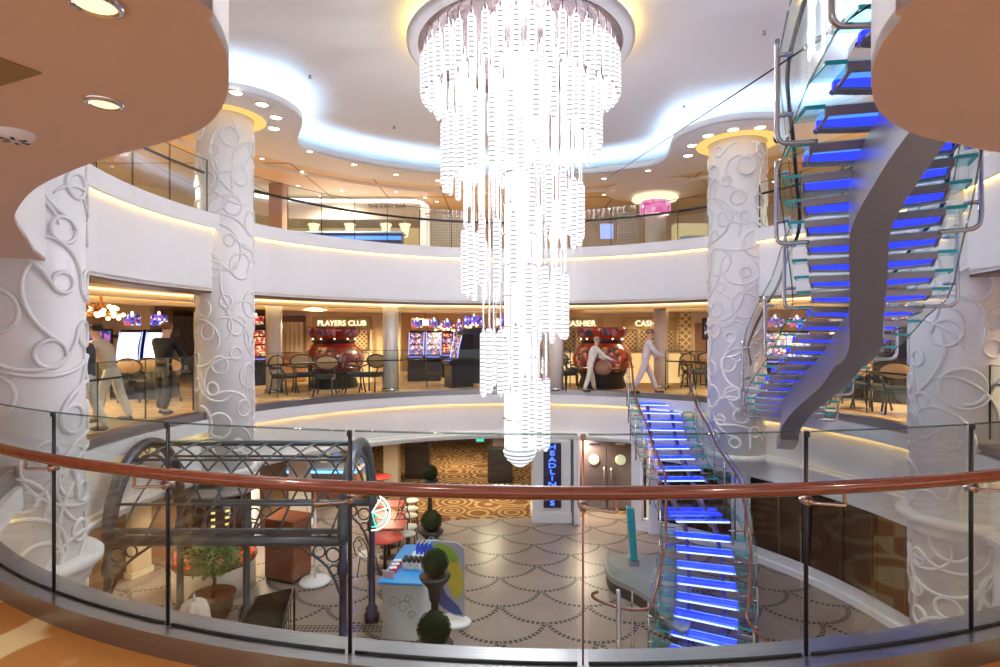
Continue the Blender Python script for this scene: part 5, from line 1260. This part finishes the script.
# island with teal post
isl = [pf(x, y, -3.2) for x, y in ((605, 566), (607, 557), (618, 554), (645, 554), (672, 558), (690, 575), (690, 625), (672, 625), (655, 602), (635, 588), (612, 577))]
ip = smooth([Vector((v.x, v.y, 0)) for v in isl], 5, True); ipl = [(v.x, v.y) for v in ip]
il = X('stair_island', (2.7, 10.5, ZL), 'raised curved stone platform at the foot of the blue stairs', 'platform'); ipl = [(a-2.7, b-10.5) for a, b in ipl]
O('platform_top', MB().prism([ipl], .2, .30), M('island_grey', (.27, .28, .27), .3), il)
O('dark_side', MB().prism([[(a*.96, b*.96) for a, b in ipl]], 0, .2), M('island_dark', (.05, .035, .03), .5), il)
rows = [((a*.93, b*.93, .30), (a*.93, b*.93, .52), (.008, .008, 0)) for a, b in ipl[28:]+ipl[:8]]
O('low_glass', MB().slab(rows, 0), glass, il)
p = pf(634, 566, -3.2); tp = X('teal_post', (p.x, p.y, -3.2), 'slanting teal glass post with steel foot on the stone platform', 'post')
O('glass_blade', MB().slab([((-.07, 0, .12), (.08, 0, .12), (0, .12, 0)), ((-.14, 0, 1.2), (.01, 0, 1.16), (0, .12, 0))], 0), M('teal_glass_block', (.01, .22, .26), .12, emit=(.0, .25, .3), es=.12, sample=False), tp); O('steel_foot', MB().bev(-.11, .11, -.02, .14, 0, .12, .01), steel, tp)
# back of the lower deck
def lx(px, Y): return (px-500)/FP*Y
wp2 = X('square_pillar', (lx(392, 18.2), 18.2, ZL), 'pale square pillar rising behind the red cafe tables', 'pillar'); O('shaft', MB().bev(-.24, .24, -.24, .24, .1, 2.2, .02), M('pale_pillar', (.55, .48, .36), .4), wp2); O('base', MB().bev(-.27, .27, -.27, .27, 0, .1, .01), M('pale_pillar', (.55, .48, .36), .4), wp2)
for px, Y, lab in ((418, 19.5, 'black kiosk machine with sloping panel beyond the topiary row'), (500, 19, 'black kiosk behind the tip of the chandelier')):
    k = X('kiosk', (lx(px, Y), Y, ZL), lab, 'kiosk', 'black kiosks on the lower carpet'); O('cabinet', MB().bev(-.42, .42, -.3, .3, 0, 1.15, .03), blackp, k); O('sloping_panel', MB().slab([((-.4, -.32, 1.12), (.4, -.32, 1.12), (0, 0, .04)), ((-.4, .2, 1.55), (.4, .2, 1.55), (0, 0, .04))], 0), charc, k); O('screen', MB().slab([((-.25, -.25, 1.22), (.25, -.25, 1.22), (0, 0, .01)), ((-.25, -.02, 1.41), (.25, -.02, 1.41), (0, 0, .01))], 0), M('kiosk_screen', (.25, .2, .2), .2), k)
O('exit_sign', MB().bev(lx(476, 15.8), lx(484, 15.8), 15.8, 15.85, -1.55, -1.42, .01), EM('green_sign', (.05, .6, .4), .9, False), label='small green lit sign under the gallery edge left of the chandelier', cat='sign')
ST('wall_left', MB().box(lx(255, 15), lx(372, 20), 19.9, 20, -3.5, -1.3), M('lower_brown_wall', (.16, .07, .05), .5))
ST('wall_left', sweep(circ(8.6, 40, 135, 230), [(.1, -3.5), (0, -3.5), (0, -1.3)], False), M('lower_wood_wall', (.34, .19, .10), .45, vary=.5, bscale=2))
for k, a in enumerate((160, 170, 182, 192)): p = cp(a, 8.45, ZL); c = X('pilaster', p, ['cream pilaster left of the potted tree behind the trellis', 'cream pilaster behind the left part of the trellis', 'cream pilaster near the foot of the left column', 'cream pilaster hidden in the lower left corner'][k], 'pilaster', 'cream pilasters behind the trellis', math.radians(a)); O('shaft', MB().bev(-.1, .1, -.22, .22, .12, 2.19, .02), cream, c); O('base', MB().bev(-.13, .13, -.25, .25, 0, .12, .01), cream, c)
p = cp(138, 7.9, ZL); c = X('white_pilaster', (lx(248, 13), 13, ZL), 'white pilaster between the wine display and the wooden cabinet', 'pilaster'); O('shaft', MB().bev(-.22, .22, -.15, .15, .15, 2.19, .02), white, c); O('base', MB().bev(-.26, .26, -.19, .19, 0, .15, .01), white, c)
c = X('white_pilaster', (lx(300, 14.5), 14.5, ZL), 'pale pilaster behind the trellis right of the wooden cabinet', 'pilaster'); O('shaft', MB().bev(-.25, .25, -.15, .15, .15, 2.19, .02), M('grey_cream', (.6, .55, .5), .5), c); O('base', MB().bev(-.29, .29, -.19, .19, 0, .15, .01), white, c)
# blue lit bar seen through the trellis
br = X('cafe_bar', (lx(305, 16.5), 16.5, ZL), 'cafe bar with blue lit canopy seen through the trellis', 'bar')
O('counter', MB().bev(-1.65, 1.65, -.3, .3, 0, 1.05, .03), M('bar_brown', (.25, .10, .06), .3, coat=.3), br); O('countertop', MB().bev(-1.75, 1.75, -.38, .38, 1.05, 1.1, .02), M('bar_top_pale', (.6, .6, .62), .2), br)
O('canopy', MB().bev(-1.65, 1.65, -.3, .3, 1.72, 2.0, .04), M('bar_canopy', (.3, .35, .45), .3), br); O('blue_light', MB().bev(-1.65, 1.65, -.34, -.305, 1.76, 1.92, .01), EM('cafe_blue', (.12, .45, 1), 3), br)
O('blue_light', MB().bev(-1.65, 1.65, -.43, -.385, .98, 1.04, .01), EM('cafe_blue', (.12, .45, 1), 3), br)
O('back_shelf', MB().box(-1.6, 1.6, 1.2, 1.4, 0, 1.9), screen('bar_shelf_glow', [(.25, .12, .05), (.1, .05, .03), (.8, .6, .3), (.2, .3, .6)], .5, 5), br)
for s in (-1.6, 1.6): O('canopy_post', MB().cyl((s, 0, 1.1), (s, 0, 1.75), .04), steel, br)
